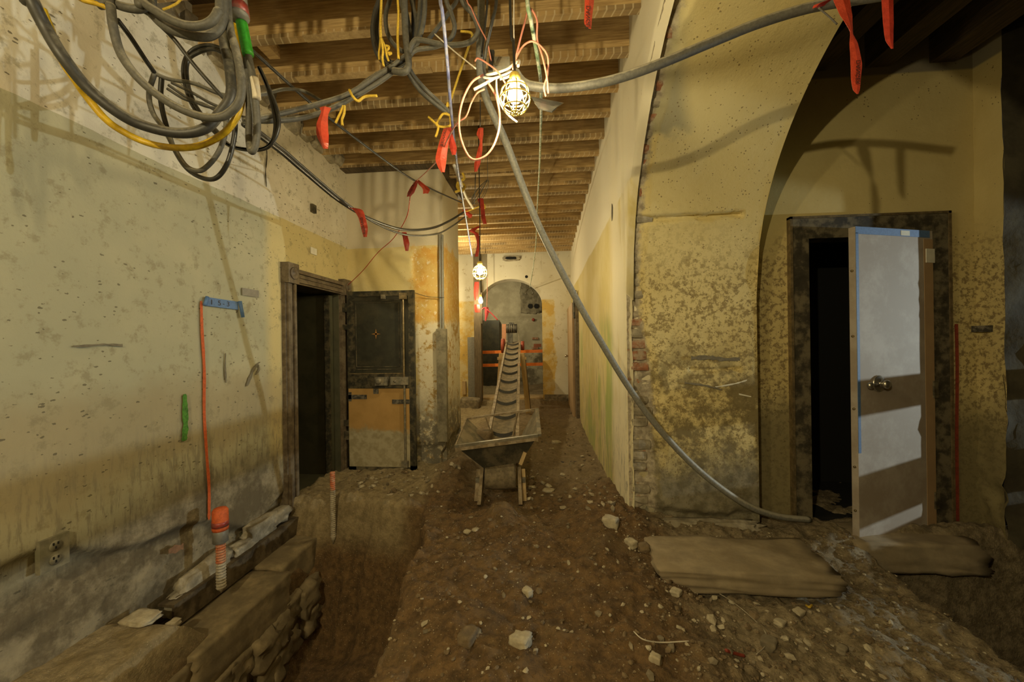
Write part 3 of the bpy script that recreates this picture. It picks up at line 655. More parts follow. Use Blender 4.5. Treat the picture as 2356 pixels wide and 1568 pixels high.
ribbed('ribbed_tube', 'slim ribbed tube with orange painted tip standing in front of the vault doorway', 767, 1085, 1235, 3.2, .022, .72)

# ================================================================== VAULT DOORWAY
fr = thing('door_casing', 'brown moulded door casing with rosette corner blocks around the vault doorway', 'door frame', (XL, 3.8, -.1))
def mould(y0, y1, nm='casing_board'):
    b = MB()
    for a, bb, d in ((0, 1, .035), (.12, .34, .055), (.42, .58, .048), (.68, .9, .06)):
        b.box((XL - .02, y0 + (y1 - y0) * a, -.14), (XL + d, y0 + (y1 - y0) * bb, 1.93))
    return b.build(nm, M['casing'], fr)
mould(3.24, 3.38); mould(4.20, 4.33)
b = MB()
for a, bb, d in ((0, 1, .035), (.1, .3, .055), (.42, .56, .048), (.68, .92, .065)): b.box((XL - .02, 3.38, 1.90 + .14 * a), (XL + d, 4.20, 1.90 + .14 * bb))
b.build('head_board', M['casing'], fr)
for y in (3.235, 4.195):
    cbk = MB().box((XL - .02, y, 1.89), (XL + .075, y + .15, 2.07)).build('corner_block', M['casing'], fr)
    MB().lathe((XL + .075, y + .075, 1.98), [(.055, 0), (.055, .012), (.042, .012), (.036, .004), (.022, .004), (.018, .014), (.002, .016)], 18, 0).build('rosette', M['casing'], cbk)
MB().box((XL - .30, 3.33, -.14), (XL, 3.39, 1.93)).build('jamb', M['iron'], fr); MB().box((XL - .55, 4.19, -.14), (XL, 4.25, 1.93)).build('jamb', M['vault'], fr)
MB().box((XL - .30, 3.36, 1.90), (XL, 4.22, 1.96)).build('head_jamb', M['iron'], fr)
MB().box((XL + .0, 3.385, .95), (XL + .012, 3.40, 1.45)).build('pale_strip', M['paper'], fr)
iv = thing('inner_vault_door', 'dark green iron inner door folded back inside the left doorway', 'door', (XL - .30, 4.15, -.1))
MB().box((XL - .62, 4.12, -.09), (XL - .06, 4.175, 1.88)).build('panel', M['vault'], iv)
MB().box((XL - .62, 4.10, -.09), (XL - .54, 4.12, 1.88)).build('stile', M['iron'], iv); MB().box((XL - .12, 4.10, -.09), (XL - .06, 4.12, 1.88)).build('stile', M['iron'], iv)
MB().cyl((XL - .50, 4.10, .0), (XL - .50, 4.10, 1.75), .007, 8).build('bolt_rod', M['grey_metal'], iv)
MB().tube(spline([(XL - .50, 4.11, 1.06), (XL - .50, 4.05, 1.05), (XL - .49, 4.03, .98), (XL - .48, 4.05, .88), (XL - .48, 4.11, .86)]), .011, 8).build('handle', M['grey_metal'], iv)

# outer vault door leaf, swung back against the return wall
VY = 4.235
vd = thing('vault_door', 'heavy black iron vault door swung open against the yellow return wall', 'door', (-1.85, VY + .04, -.08))
def vp(px, py, dy=0.): return at(px, py, Y=VY - dy)
vx = lambda px: at(px, 860, Y=VY)[0]
vz = lambda py: at(875, py, Y=VY)[2]
x0, x1, z0, z1 = vx(801), vx(955), vz(1080), vz(669)
MB().box((x0, VY + .012, z0), (x1 - .02, VY + .07, z1)).build('core', M['iron'], vd)
for a, bb in ((x0, vx(818)), (vx(942), x1)): MB().box((a, VY - .012, z0), (bb, VY + .03, z1)).build('stile', M['iron'], vd)
MB().box((vx(818), VY - .01, z1 - .06), (vx(942), VY + .03, z1)).build('top_rail', M['iron'], vd)
mr = MB().box((vx(805), VY - .014, vz(892)), (vx(945), VY + .03, vz(858))).build('middle_rail', M['iron'], vd)
MB().box((x0, VY - .012, z0), (x1, VY + .03, vz(1070))).build('bottom_rail', M['frame_iron'], vd)
MB().box((vx(806), VY - .02, vz(859.5)), (vx(928), VY - .01, vz(857.5))).build('rail_bead', M['brass'], mr)
up = MB().box((vx(818), VY + .004, vz(858)), (vx(942), VY + .02, z1 - .06)).build('upper_panel', M['iron_panel'], vd)
for q in (.0, .03):
    l_, r_, b_, t_ = vx(808) + .03 + q, vx(926) - q, vz(856) + .03 + q, z1 - .10 - q
    m_ = MB()
    for bx in (((l_, b_), (r_, b_ + .006)), ((l_, t_ - .006), (r_, t_)), ((l_, b_), (l_ + .006, t_)), ((r_ - .006, b_), (r_, t_))): m_.box((bx[0][0], VY - .002, bx[0][1]), (bx[1][0], VY + .005, bx[1][1]))
    m_.build('pinstripe', M['frame_iron'], up)
c_ = vp(865, 768); mk = MB()
for dx, dz in ((.055, .010), (.012, .06)): mk.add([(c_[0] - dx, VY - .001, c_[2]), (c_[0], VY - .001, c_[2] - dz), (c_[0] + dx, VY - .001, c_[2]), (c_[0], VY - .001, c_[2] + dz)], [(0, 1, 2, 3)])
MB_x = mk.build('painted_cross', simple('gold_paint', (.42, .2, .045), .6, 0, .3, 60), up)
lp = MB().box((vx(803), VY - .016, vz(1072)), (vx(942), VY + .01, vz(893))).build('lower_panel', M['hardboard'], vd)
for (pa, pb, qa, qb) in ((803, 845, 917, 907), (903, 943, 928, 918), (860, 872, 905, 893), (803, 810, 922, 901)):
    MB().box((vx(pa), VY - .021, vz(qa)), (vx(pb), VY - .015, vz(qb))).build('black_tape', M['blacktape'], lp)
rx = vx(932)
MB().cyl((rx, VY - .035, vz(690)), (rx, VY - .035, vz(870)), .012, 10).build('bolt_rod', M['brass'], vd)
MB().cyl((rx + .004, VY - .035, vz(885)), (rx + .004, VY - .035, vz(1066)), .012, 10).build('bolt_rod', M['grey_metal'], vd)
for py in (681, 1062): MB().box((rx - .035, VY - .06, vz(py + 9)), (rx + .035, VY - .005, vz(py - 5))).build('rod_guide', M['brass' if py < 700 else 'grey_metal'], vd)
lk = MB().box((vx(902), VY - .05, vz(884)), (vx(942), VY - .01, vz(866))).build('lock_plate', M['grey_metal'], vd)
MB().lathe((vx(912), VY - .05, vz(876)), [(.001, -.014), (.012, -.012), (.012, 0)], 10, 1).build('bolt_head', M['grey_metal'], lk)
lb = MB().box((vx(868), VY - .07, vz(885)), (vx(896), VY - .012, vz(866))).build('lock_box', M['grey_metal'], vd)
MB().lathe((vx(876), VY - .072, vz(875)), [(.02, -.016), (.034, -.014), (.038, -.004), (.038, .004)], 16, 1).build('dial', M['grey_metal'], lb)
for py, hh in ((706, 20), (751, 12), (972, 14), (1000, 20)):
    MB().box((vx(795 - 6), VY - .03, vz(py + hh / 2)), (vx(803), VY + .03, vz(py - hh / 2))).build('hinge', M['iron' if py < 900 else 'frame_iron'], vd)
MB().box((vx(880), VY - .02, vz(688)), (vx(890), VY, vz(678))).build('latch_tab', M['grey_metal'], vd)

# ================================================================== WALL FITTINGS
def wall_ribbon(pts, w_, X, mat, name, parent, jit=.3):
    P = spline([at(px, py, X=X) for px, py in pts], 8); n = len(P)
    P[:, 0] = X
    m = MB(); Wd = np.array([(0, w_ * (1 + jit * (vnoise(i * .7, 0, 5) - .5)), 0) for i in range(n)]); Wd[0] *= .5; Wd[-1] *= .4
    return m.ribbon(P, Wd, .002).build(name, M[mat], parent)
wall_ribbon([(463, 692), (465, 760), (470, 850), (470, 950), (476, 1050), (481, 1120), (481, 1195)], .021, XL + .011, 'orangepaint', 'orange_spray_line', wall_left)
wall_ribbon([(425, 906), (426, 940), (427, 980), (425, 1003), (424, 1014)], .036, XL + .011, 'greenpaint', 'green_spray_mark', wall_left, .6)
M['scuff'] = simple('grey_scuff', (.20, .175, .12), .8, 0, .3, 50); M['smear'] = simple('faded_red_smear', (.30, .16, .085), .8, 0, .3, 40)
for pp, w_ in (([(519, 812), (518, 845), (520, 880)], .014), ([(598, 832), (588, 842), (578, 862), (568, 888)], .03), ([(595, 838), (596, 850), (588, 862)], .02)):
    wall_ribbon(pp, w_, XL + .009, 'scuff', 'scuff_mark', wall_left, .9)
for pp, w_ in (([(612, 312), (614, 360), (611, 395), (613, 430)], .010),): wall_ribbon(pp, w_, XL + .009, 'iron', 'plaster_crack', wall_left, 1.2)
def smudge(pp, X, hz, mat, name, parent):
    P = spline([at(px, py, X=X) for px, py in pp], 8); P[:, 0] = X
    return MB().ribbon(P, np.array([(0, 0, hz * (.35 + 1.2 * vnoise(i * .45, 1, 6))) for i in range(len(P))]), .002).build(name, M[mat], parent)
smudge([(168, 796), (200, 795), (240, 792), (282, 794)], XL + .009, .012, 'scuff', 'scuff_mark', wall_left)
smudge([(388, 1268), (405, 1262), (422, 1256)], XL + .004, .045, 'smear', 'red_smear', wall_left)
P = spline([at(1408, y_, X=XR - .006) for y_ in (468, 480, 495, 508)], 6); P[:, 0] = XR - .007
MB().ribbon(P, np.array([(0, .055 * math.sin(math.pi * (i + .4) / (len(P) - .2)), 0) for i in range(len(P))]), .002).build('dark_scar', M['iron'], wall_right)
for pp, w_, mt_ in (([(1590, 823), (1630, 822), (1665, 826), (1702, 825)], .03, 'scuff'), ([(1575, 880), (1620, 886), (1660, 896)], .014, 'scuff'), ([(1645, 890), (1690, 882), (1718, 874)], .010, 'paper'), ([(1700, 906), (1728, 912)], .010, 'paper')):
    P = spline([at(px, py, Y=YP - .004) for px, py in pp], 8); P[:, 1] = YP - .006
    MB().ribbon(P, np.array([(0, 0, w_ * (.4 + vnoise(i * .6, 2, 8))) for i in range(len(P))]), .002).build('scratch_mark', M[mt_], wall_pier)
# blue tape with handwriting
bt = thing('painters_tape', 'strip of blue painters tape with handwritten marks beside the orange line', 'tape', tuple(at(510, 695, X=XL + .012)))
a, c = at(476, 693, X=XL + .012), at(548, 702, X=XL + .012); hz = .030
MB().hexa([(XL + .006, a[1], a[2] - hz), (XL + .006, c[1], a[2] - hz - .005), (XL + .013, c[1], a[2] - hz - .005), (XL + .013, a[1], a[2] - hz), (XL + .006, a[1], a[2] + hz), (XL + .006, c[1], a[2] + hz - .005), (XL + .013, c[1], a[2] + hz - .005), (XL + .013, a[1], a[2] + hz)]).build('strip', M['bluetape'], bt)
for (y, dy, tz) in ((a[1], -.03, 0), (c[1], .03, -.06)):
    MB().tube([(XL + .022, y + dy * .2, a[2] + hz), (XL + .024, y + dy, a[2] - hz + tz)], .012, 8).build('curled_end', M['bluetape'], bt)
def text_mesh(txt, name, mat, parent, org, ux, uz, size):
    cu = bpy.data.curves.new(name, 'FONT'); cu.body = txt; cu.size = size; cu.align_x = 'CENTER'; cu.align_y = 'CENTER'
    o = bpy.data.objects.new(name, cu); me = bpy.data.meshes.new_from_object(o); bpy.data.objects.remove(o)
    V = np.zeros(len(me.vertices) * 3); me.vertices.foreach_get('co', V); V = V.reshape(-1, 3)
    ux, uz = np.asarray(ux, float), np.asarray(uz, float); P = np.asarray(org) + V[:, :1] * ux + V[:, 1:2] * uz
    m = MB(); m.add(P.tolist(), [tuple(p.vertices) for p in me.polygons]); bpy.data.meshes.remove(me)
    return m.build(name, mat, parent)
for ch_, dy_ in (('1', -.10), ('5', -.035), ('-', .0), ('3', .04)): text_mesh(ch_, 'handwritten_character', M['ink'], bt, (XL + .0145, (a[1] + c[1]) / 2 + dy_, a[2] - .003), (0, 1.3, 0), (0, 0, 1), .05)
p = at(577, 673, X=XL + .012); tag(MB().box((XL + .006, p[1] - .085, p[2] - .028), (XL + .013, p[1] + .085, p[2] + .028)).build('duct_tape', M['ducttape']), 'short grey strip of tape stuck on the left wall near the door casing', 'tape')
p = at(722, 577, X=XL + .01); tag(MB().box((XL + .004, p[1] - .05, p[2] - .035), (XL + .012, p[1] + .05, p[2] + .03)).build('paper_patch', M['paper']), 'small white paper patch on the wall above the vault doorway', 'paper')
p = at(720, 480, X=XL + .01); tag(MB().box((XL + .0, p[1] - .03, p[2] - .04), (XL + .03, p[1] + .03, p[2] + .04)).build('metal_clip', M['iron']), 'small dark metal clip high on the left wall above the vault doorway', 'clip')
p = at(120, 1270, X=XL); ot = thing('wall_outlet', 'dirty square electrical outlet plate low on the left wall', 'outlet', (XL + .01, p[1], p[2] - .07))
MB().box((XL - .01, p[1] - .055, p[2] - .075), (XL + .016, p[1] + .055, p[2] + .075)).build('plate', M['outlet'], ot)
for dz in (.032, -.032):
    s_ = MB().lathe((XL + .016, p[1], p[2] + dz), [(.024, 0), (.024, .004), (.001, .004)], 16, 0).build('socket', M['outlet'], ot)
    for dy, dd in ((-.009, .01), (.009, .01), (0, -.008)): MB().box((XL + .018, p[1] + dy - .003, p[2] + dz + dd - .006), (XL + .0215, p[1] + dy + .003, p[2] + dz + dd + .006)).build('slot', M['hole'], s_)
# corner conduit and board on the left pier
gt_ = thing('corner_channel', 'white metal wire channel running down the corner of the left pier', 'conduit', tuple(at(1018, 760, Y=YRET - .02)))
pA, pB = at(1018, 540, Y=YRET - .02), at(1020, 760, Y=YRET - .02)
MB().bar(pA, pB, .022, .02, (1, 0, 0)).build('channel', M['galv'], gt_); MB().bar(pA + (-.03, 0, 0), pB + (-.03, 0, 0), .008, .02, (1, 0, 0)).build('flange', M['galv'], gt_)
pA, pB = at(1014, 756, Y=YRET - .03), at(1014, 1015, Y=YRET - .03)
tag(MB().box((pA[0] - .05, YRET - .045, pB[2]), (pA[0] + .06, YRET + .03, pA[2])).build('corner_guard', M['guard']), 'weathered grey corner guard board on the lower left pier', 'board')
cable('thin_wire', 'thin wire tacked from the vault door across the pier', [(950, 672, 4.3), (985, 682, 4.36), (1022, 684, 4.36)], .003, 'cable_blk', 'wire')

# ================================================================== RIGHT DOOR
df = thing('door_frame', 'speckled black steel door frame in the right bay', 'door frame', (2.36, YD, -.05))
for xa, xb, nm in ((1.84, 1.96, 'jamb'), (2.78, 2.91, 'jamb')):
    MB().box((xa, YD - .035, -.1), (xb, YD + .12, 2.12)).build(nm, M['frame_iron'], df)
MB().box((1.84, YD - .036, 2.08), (2.91, YD + .12, 2.23)).build('head', M['frame_iron'], df)
m_ = MB().box((1.825, YD - .045, -.1), (1.842, YD, 2.245)).box((2.908, YD - .045, -.1), (2.925, YD, 2.245)).box((1.825, YD - .045, 2.228), (2.925, YD, 2.245)); m_.build('outer_bead', M['brass'], df)
hx, hy = 2.79, YD - .05; ang = math.radians(17); lw = .70
dl = thing('ajar_door', 'pale door leaf hanging ajar in the black frame of the right bay', 'door', (hx, hy, -.04))
ex = np.array([-math.cos(ang), -math.sin(ang), 0]); en = np.array([math.sin(ang), -math.cos(ang), 0]); ez = np.array([0, 0, 1.])
def dpt(u, z, n=0.): return np.array([hx, hy, 0]) + ex * u + en * n + ez * z
def dbox(u0, u1, z0_, z1_, n0, n1): return MB().obox(dpt((u0 + u1) / 2, (z0_ + z1_) / 2, (n0 + n1) / 2), ex * (u1 - u0) / 2, en * (n1 - n0) / 2, ez * (z1_ - z0_) / 2)
dbox(0, lw, -.04, 2.10, -.045, 0).build('panel', M['leaf'], dl)
dbox(.0, .085, -.03, 2.04, 0, .002).build('shade_edge_strip', M['tan_door'], dl)  # brown strip stands in for the shadow along the hinge edge
dbox(.03, lw, 2.05, 2.10, 0, .003).build('blue_tape', M['bluetape'], dl); dbox(lw - .022, lw, .55, 2.06, 0, .003).build('blue_tape', M['bluetape'], dl)
dbox(.22, .30, 2.055, 2.09, .003, .005).build('pale_tape_patch', M['paper'], dl)
dbox(-.01, .07, 1.87, 1.97, .002, .007).build('hinge_plate', M['paper'], dl)
kn = MB().lathe((0, 0, 0), [(.055, 0), (.058, .004), (.05, .012), (.02, .016), (.016, .03), (.028, .04), (.03, .055), (.02, .066), (.001, .068)], 20, 2)
def orient(mb, org, ax_): # local z -> ax_
    ax_ = ax_ / np.linalg.norm(ax_); s_ = np.cross(ax_, (0, 0, 1)); s_ /= np.linalg.norm(s_); t_ = np.cross(ax_, s_)
    mb.v = [tuple(np.asarray(org) + s_ * v[0] + t_ * v[1] + ax_ * v[2]) for v in mb.v]; return mb
orient(kn, dpt(.52, 1.02, .002), en).build('door_knob', M['chrome'], dl)
k2 = MB().tube([dpt(.56, 1.02, .03), dpt(.62, 1.015, .035)], .009, 8).build('lever', M['chrome'], dl)
orient(MB().lathe((0, 0, 0), [(.012, 0), (.022, .01), (.022, .022), (.012, .03), (.001, .031)], 14, 2), dpt(.635, 1.015, .02), en).build('lever_ball', M['chrome'], dl)
for z in (.1, .9): dbox(-.02, .02, z, z + .12, -.01, .012).build('hinge', M['frame_iron'], dl)
for z in (.15, .45, .85, 1.35, 1.8): orient(MB().lathe((0, 0, 0), [(.008, 0), (.008, .008), (.001, .01)], 8, 2), dpt(lw, z, -.022), ex).build('screw_head', M['brass'], dl)
wall_door = bpy.data.objects['wall_door']
pts = [at(px, py, Y=YD - .012) for px, py in ((2200, 745), (2202, 850), (2201, 1000), (2203, 1200))]
P = spline(pts); P[:, 1] = YD - .013; MB().ribbon(P, np.array([(.022, 0, 0)] * len(P)), .002).build('red_spray_line', M['redpaint'], wall_door)
p = at(2250, 757, X=XS - .03); tag(MB().box((XS - .035, p[1] - .07, p[2] - .02), (XS + .03, p[1] + .06, p[2] + .025)).build('duct_tape', M['blacktape']), 'short dark strip of tape on the stub wall right of the red line', 'tape')
st_ = MB().rock((2.45, 2.96, -.12), (.80, .36, .19), 500, .16, 10, None, .08); tag(st_.build('door_sill_stone', M['slab'], None, True), 'rough broken stone sill under the ajar door at the pit edge', 'stone')
sl = MB().rock((1.13, 2.50, -.03), (1.0, .42, .12), 503, .09, 14, None, .03); tag(sl.build('stone_step', M['slab'], None, True), 'flat broad stone slab step lying in front of the yellow pier', 'stone')
# plinth at the pier foot
pl = MB().rock((1.1, 2.93, -.02), (.85, .10, .12), 505, .3, 10).build('pier_plinth', M['mortar'], wall_pier, True)

# ================================================================== HOSES AND CONDUITS
cable('grey_hose', 'long grey hose slanting down from the lamp across the corridor to the right door', [(1108, 188, 2.2), (1165, 330, 2.3), (1240, 520, 2.42), (1330, 695, 2.55), (1385, 790, 2.62), (1440, 880, 2.7), (1500, 965, 2.75), (1570, 1045, 2.8), (1640, 1108, 2.83), (1720, 1162, 2.86), (1790, 1187, 2.93), (1862, 1195, 3.02)], .0215, 'galv', 'hose', up0=True, per=10, n=12)
cable('overhead_hose', 'thick dusty hose curving from the caged lamp over the yellow arch', [(1185, 165, 1.75), (1205, 190, 1.75), (1240, 200, 1.75), (1300, 202, 1.75), (1400, 186, 1.72), (1510, 150, 1.7), (1650, 92, 1.7), (1750, 52, 1.68), (1870, 16, 1.65), (2010, -8, 1.6), (2200, -40, 1.5)], .0195, 'hose', 'hose', per=10, n=12)
# ---- cable bundle top left
cable('black_cable', 'thickest black cable hanging in the lowest wide loop at top left', [(60, -40, 1.05), (73, 0, 1.05), (105, 64, 1.08), (143, 128, 1.1), (198, 198, 1.15), (265, 255, 1.2), (325, 287, 1.25), (408, 306, 1.3), (470, 296, 1.33), (506, 260, 1.35), (531, 219, 1.36), (528, 154, 1.37), (517, 104, 1.38), (512, 55, 1.4), (515, -20, 1.4)], .0175, 'cable', up0=True, up1=True, n=12)
cable('grey_cable', 'dusty grey cable loop nested inside the lowest black loop', [(252, -30, 1.2), (255, 16, 1.2), (261, 64, 1.2), (277, 121, 1.21), (309, 169, 1.22), (348, 207, 1.24), (399, 242, 1.26), (453, 265, 1.28), (494, 271, 1.29), (526, 261, 1.3), (552, 230, 1.3), (555, 179, 1.3), (542, 112, 1.31), (529, 64, 1.32), (523, -20, 1.33)], .0135, 'cable_pale', up0=True, up1=True, n=12)
cable('yellow_cable', 'bright yellow cable sagging below the black loops at top left', [(96, 20, 1.12), (128, 100, 1.15), (150, 150, 1.18), (172, 182, 1.2), (198, 220, 1.24), (242, 273, 1.28), (287, 305, 1.32), (344, 330, 1.36), (408, 340, 1.38), (462, 334, 1.4), (510, 310, 1.4), (536, 283, 1.4), (551, 252, 1.4), (557, 215, 1.42), (553, 160, 1.43), (545, 95, 1.44), (536, 30, 1.45), (533, -20, 1.45)], .0120, 'yellow', up1=True, n=12)
cable('grey_cable', 'dusty grey cable in the small upper loop at the top left edge', [(318, -25, 1.2), (332, 6, 1.2), (360, 26, 1.2), (399, 48, 1.21), (440, 60, 1.22), (478, 54, 1.23), (500, 29, 1.24), (506, -20, 1.25)], .0135, 'cable_pale', up0=True, up1=True, n=12)
cable('grey_cable', 'fatter dusty cable hugging the underside of the small upper loop', [(330, -20, 1.26), (350, 30, 1.26), (383, 62, 1.26), (424, 78, 1.27), (472, 84, 1.28), (500, 70, 1.29), (513, 40, 1.3), (514, -20, 1.3)], .0155, 'cable_pale', up0=True, up1=True, n=12)
cable('grey_cable', 'short grey cable arc crossing the top edge left of the coils', [(225, -20, 1.22), (250, 2, 1.22), (285, 16, 1.22), (322, 20, 1.23), (345, 5, 1.24), (350, -20, 1.25)], .0135, 'cable_pale', up0=True, up1=True, n=12)
cable('yellow_cable', 'short yellow cord end crossing the top edge at far left', [(172, -12, 1.2), (190, 0, 1.2), (220, 8, 1.21), (246, 18, 1.22), (262, 30, 1.23)], .008, 'yellow')
cable('black_cable', 'straight thin black cable running down right from the upper loop', [(318, 8, 1.3), (360, 50, 1.33), (400, 90, 1.36), (447, 150, 1.4), (500, 210, 1.45), (540, 252, 1.5)], .0075, 'cable')
cable('black_cable', 'thin black tail pulled taut to the knot of the small coils', [(270, 45, 1.3), (300, 85, 1.36), (335, 138, 1.43), (356, 168, 1.48)], .0085, 'cable_blk')
for i, pts in enumerate(([(356, 168, 1.48), (343, 215, 1.5), (352, 260, 1.5), (380, 300, 1.5), (405, 348, 1.5), (430, 383, 1.5), (462, 392, 1.5), (495, 362, 1.5), (515, 320, 1.5), (522, 270, 1.52), (525, 225, 1.52), (530, 180, 1.52)],
                         [(372, 176, 1.5), (370, 230, 1.52), (383, 290, 1.53), (405, 350, 1.53), (440, 396, 1.54), (490, 412, 1.54), (522, 378, 1.54), (538, 320, 1.54), (541, 270, 1.54), (535, 215, 1.54), (528, 150, 1.54)])):
    cable('coil_loop', ['inner of the two hanging loops under the small cable knot', 'outer and lowest hanging loop under the small cable knot'][i], pts, .0095, 'cable_blk' if i else 'cable_pale', group='hanging coil loops')
cable('grey_cable', 'slim grey cable leaving the knot towards the middle joists', [(354, 168, 1.48), (390, 182, 1.5), (447, 192, 1.52), (510, 217, 1.56), (561, 221, 1.62), (606, 217, 1.7), (655, 205, 1.8), (700, 210, 1.85), (742, 234, 1.85)], .008, 'cable_pale')
for i, pts in enumerate(([(388, 196, 1.5), (430, 224, 1.52), (470, 243, 1.53), (505, 250, 1.54)], [(395, 190, 1.5), (440, 212, 1.52), (480, 235, 1.53), (505, 246, 1.54)], [(385, 204, 1.5), (425, 228, 1.52), (465, 238, 1.53), (500, 256, 1.54)])):
    cable('cable_strand', 'one of three thin strands tied between the knot and the coil', pts, .006, 'cable', group='strands between knot and coil')
for i, (dx, dy) in enumerate(((0, 0), (7, 9))):
    cable('cable_ring', ['upper strand of the oval cable ring behind the loops', 'lower strand of the oval cable ring behind the loops'][i], [(512, 112 + dy, 1.62), (480 + dx, 104 + dy, 1.62), (446 + dx, 113 + dy, 1.62), (425 + dx, 140, 1.62), (423 + dx, 180, 1.62), (437 + dx, 230, 1.62), (462 + dx, 270, 1.62), (495 + dx, 305, 1.62), (530, 335, 1.62), (585, 345, 1.62), (622, 333, 1.62), (641 - dx, 290, 1.62), (634 - dx, 242, 1.62), (612, 190, 1.62), (596, 155, 1.62)], .0085, 'cable_blk')
hc = thing('taped_cable', 'narrow hanging cable loop wrapped with green and red tape', 'cable', tuple(at(580, 350, Y=1.42)))
pth = [(546, -30, 1.40), (553, 0, 1.4), (558, 50, 1.4), (570, 120, 1.4), (580, 170, 1.41), (586, 215, 1.41), (592, 285, 1.42), (588, 332, 1.42), (578, 348, 1.42), (573, 315, 1.43), (574, 250, 1.43), (571, 190, 1.43), (566, 120, 1.43), (560, 60, 1.43)]
cable('cable_run', '', pth, .0125, 'cable_pale', parent=hc, up0=True, n=12)
cable('green_tape_wrap', '', [(556, 52, 1.395), (563, 88, 1.395), (571, 126, 1.395)], .0195, 'green', parent=hc, n=12)
cable('white_sleeve', '', [(585, 180, 1.40), (589, 205, 1.40), (591, 227, 1.40)], .0145, 'whitewire', parent=hc, n=12)
cable('grey_tape_wrap', '', [(540, -25, 1.38), (545, 10, 1.38), (549, 40, 1.38)], .036, 'greytape', parent=hc, n=14)
cable('red_tape_band', '', [(545, 12, 1.38), (548, 34, 1.38)], .0375, 'redtape', parent=hc, n=14)
# ---- long runs
cable('cable_pair', 'long black cable sagging from the coils past the vault door to the pier', [(560, 285, 1.5), (600, 314, 1.6), (650, 352, 1.8), (696, 392, 2.0), (785, 465, 2.5), (860, 507, 3.0), (930, 528, 3.4), (990, 525, 3.8), (1030, 510, 4.1), (1070, 486, 4.3)], .0115, 'cable_blk')
cable('cable_pair', 'thin grey cable twinned above the long black sagging cable', [(565, 275, 1.52), (604, 308, 1.62), (654, 346, 1.82), (700, 386, 2.02), (790, 462, 2.52), (862, 512, 3.0), (935, 540, 3.4), (1003, 538, 3.8), (1040, 520, 4.1), (1070, 498, 4.3)], .008, 'cable')
cable('straight_cord', 'straight cord stretched from the coils to the far lamp line', [(560, 98, 1.5), (600, 134, 1.6), (721, 242, 2.0), (823, 322, 2.4), (928, 399, 3.0), (983, 430, 3.5), (1062, 466, 4.3)], .0075, 'cable')
for i, pts in enumerate(([(560, 278, 1.55), (600, 272, 1.6), (680, 253, 1.7), (743, 236, 1.75), (804, 215, 1.8), (865, 176, 1.82), (919, 140, 1.82), (958, 102, 1.82), (974, 50, 1.82), (978, -20, 1.82)],
                         [(556, 272, 1.57), (610, 278, 1.62), (690, 272, 1.72), (755, 253, 1.77), (815, 222, 1.82), (870, 190, 1.84), (912, 158, 1.84), (948, 120, 1.84), (962, 60, 1.84), (968, -20, 1.84)],
                         [(800, 228, 1.85), (840, 190, 1.86), (880, 165, 1.86), (925, 150, 1.86), (945, 110, 1.86), (935, 50, 1.86), (920, -20, 1.86)])):
    cable('swag_cable', ['upper grey cable of the swag between the two coil groups', 'lower grey cable of the swag between the two coil groups', 'rear grey cable joining the swag at the centre coil'][i], pts, .0115, 'cable_pale', up1=True, n=10)
for i, pts in enumerate(([(875, -20, 1.84), (862, 30, 1.84), (857, 75, 1.84), (866, 120, 1.84), (888, 148, 1.84), (918, 158, 1.84), (940, 140, 1.84), (945, 90, 1.84), (935, 30, 1.84), (925, -20, 1.84)],
                         [(900, -20, 1.86), (888, 30, 1.86), (890, 70, 1.86), (905, 100, 1.86), (930, 118, 1.86), (952, 100, 1.86), (958, 50, 1.86), (945, -20, 1.86)],
                         [(880, -20, 1.88), (868, 40, 1.88), (868, 90, 1.88), (885, 130, 1.88), (910, 145, 1.88), (938, 125, 1.88), (950, 70, 1.88), (951, -20, 1.88)],
                         [(930, -20, 1.80), (932, 60, 1.80), (936, 110, 1.80), (940, 150, 1.80), (930, 165, 1.80), (905, 163, 1.81)])):
    cable('centre_coil', ['outermost loop of the centre cable coil', 'smallest loop of the centre cable coil', 'middle loop of the centre cable coil', 'front vertical strand of the centre cable coil'][i], pts, .0105 if i < 3 else .016, 'cable_pale' if i in (1, 3) else 'cable', up0=True, up1=i < 3, n=10)
cable('grey_cable', 'wide grey cable loop bulging right of the centre coil', [(938, 130, 1.8), (950, 98, 1.8), (967, 92, 1.8), (1027, 103, 1.78), (1078, 98, 1.76), (1100, 72, 1.75), (1089, 35, 1.74), (1058, -20, 1.72)], .0115, 'cable_pale', up1=True, n=10)
cable('grey_cable', 'lower grey cable loop with green tape right of the centre coil', [(938, 140, 1.82), (955, 116, 1.82), (1000, 108, 1.82), (1034, 92, 1.8), (1046, 64, 1.78), (1038, 30, 1.77), (1024, -20, 1.76)], .0105, 'cable_pale', up1=True, n=10)
cable('grey_cable', 'grey cable slanting up right behind the blue rope', [(985, 92, 1.86), (1010, 60, 1.86), (1035, 25, 1.86), (1055, -20, 1.86)], .010, 'cable_pale', up1=True, n=10)
for i, pts in enumerate(([(932, 150, 1.82), (945, 178, 1.85), (970, 212, 1.9), (1000, 238, 1.95), (1032, 262, 2.0)], [(938, 150, 1.82), (952, 175, 1.85), (978, 205, 1.9), (1008, 233, 1.95), (1034, 258, 2.0)])):
    cable('drop_cable', ['left strand of the cable pair dropping to the yellow rope knot', 'right strand of the cable pair dropping to the yellow rope knot'][i], pts, .0105, 'cable_pale', n=10)
cable('blue_rope', 'blue striped rope running down from the top to the second lamp', [(1012, -25, 1.5), (1018, 30, 1.5), (1028, 130, 1.6), (1040, 280, 1.9), (1052, 380, 2.4), (1063, 450, 2.9), (1075, 520, 3.4), (1086, 590, 4.0)], .007, 'bluewire', 'rope', up0=True)
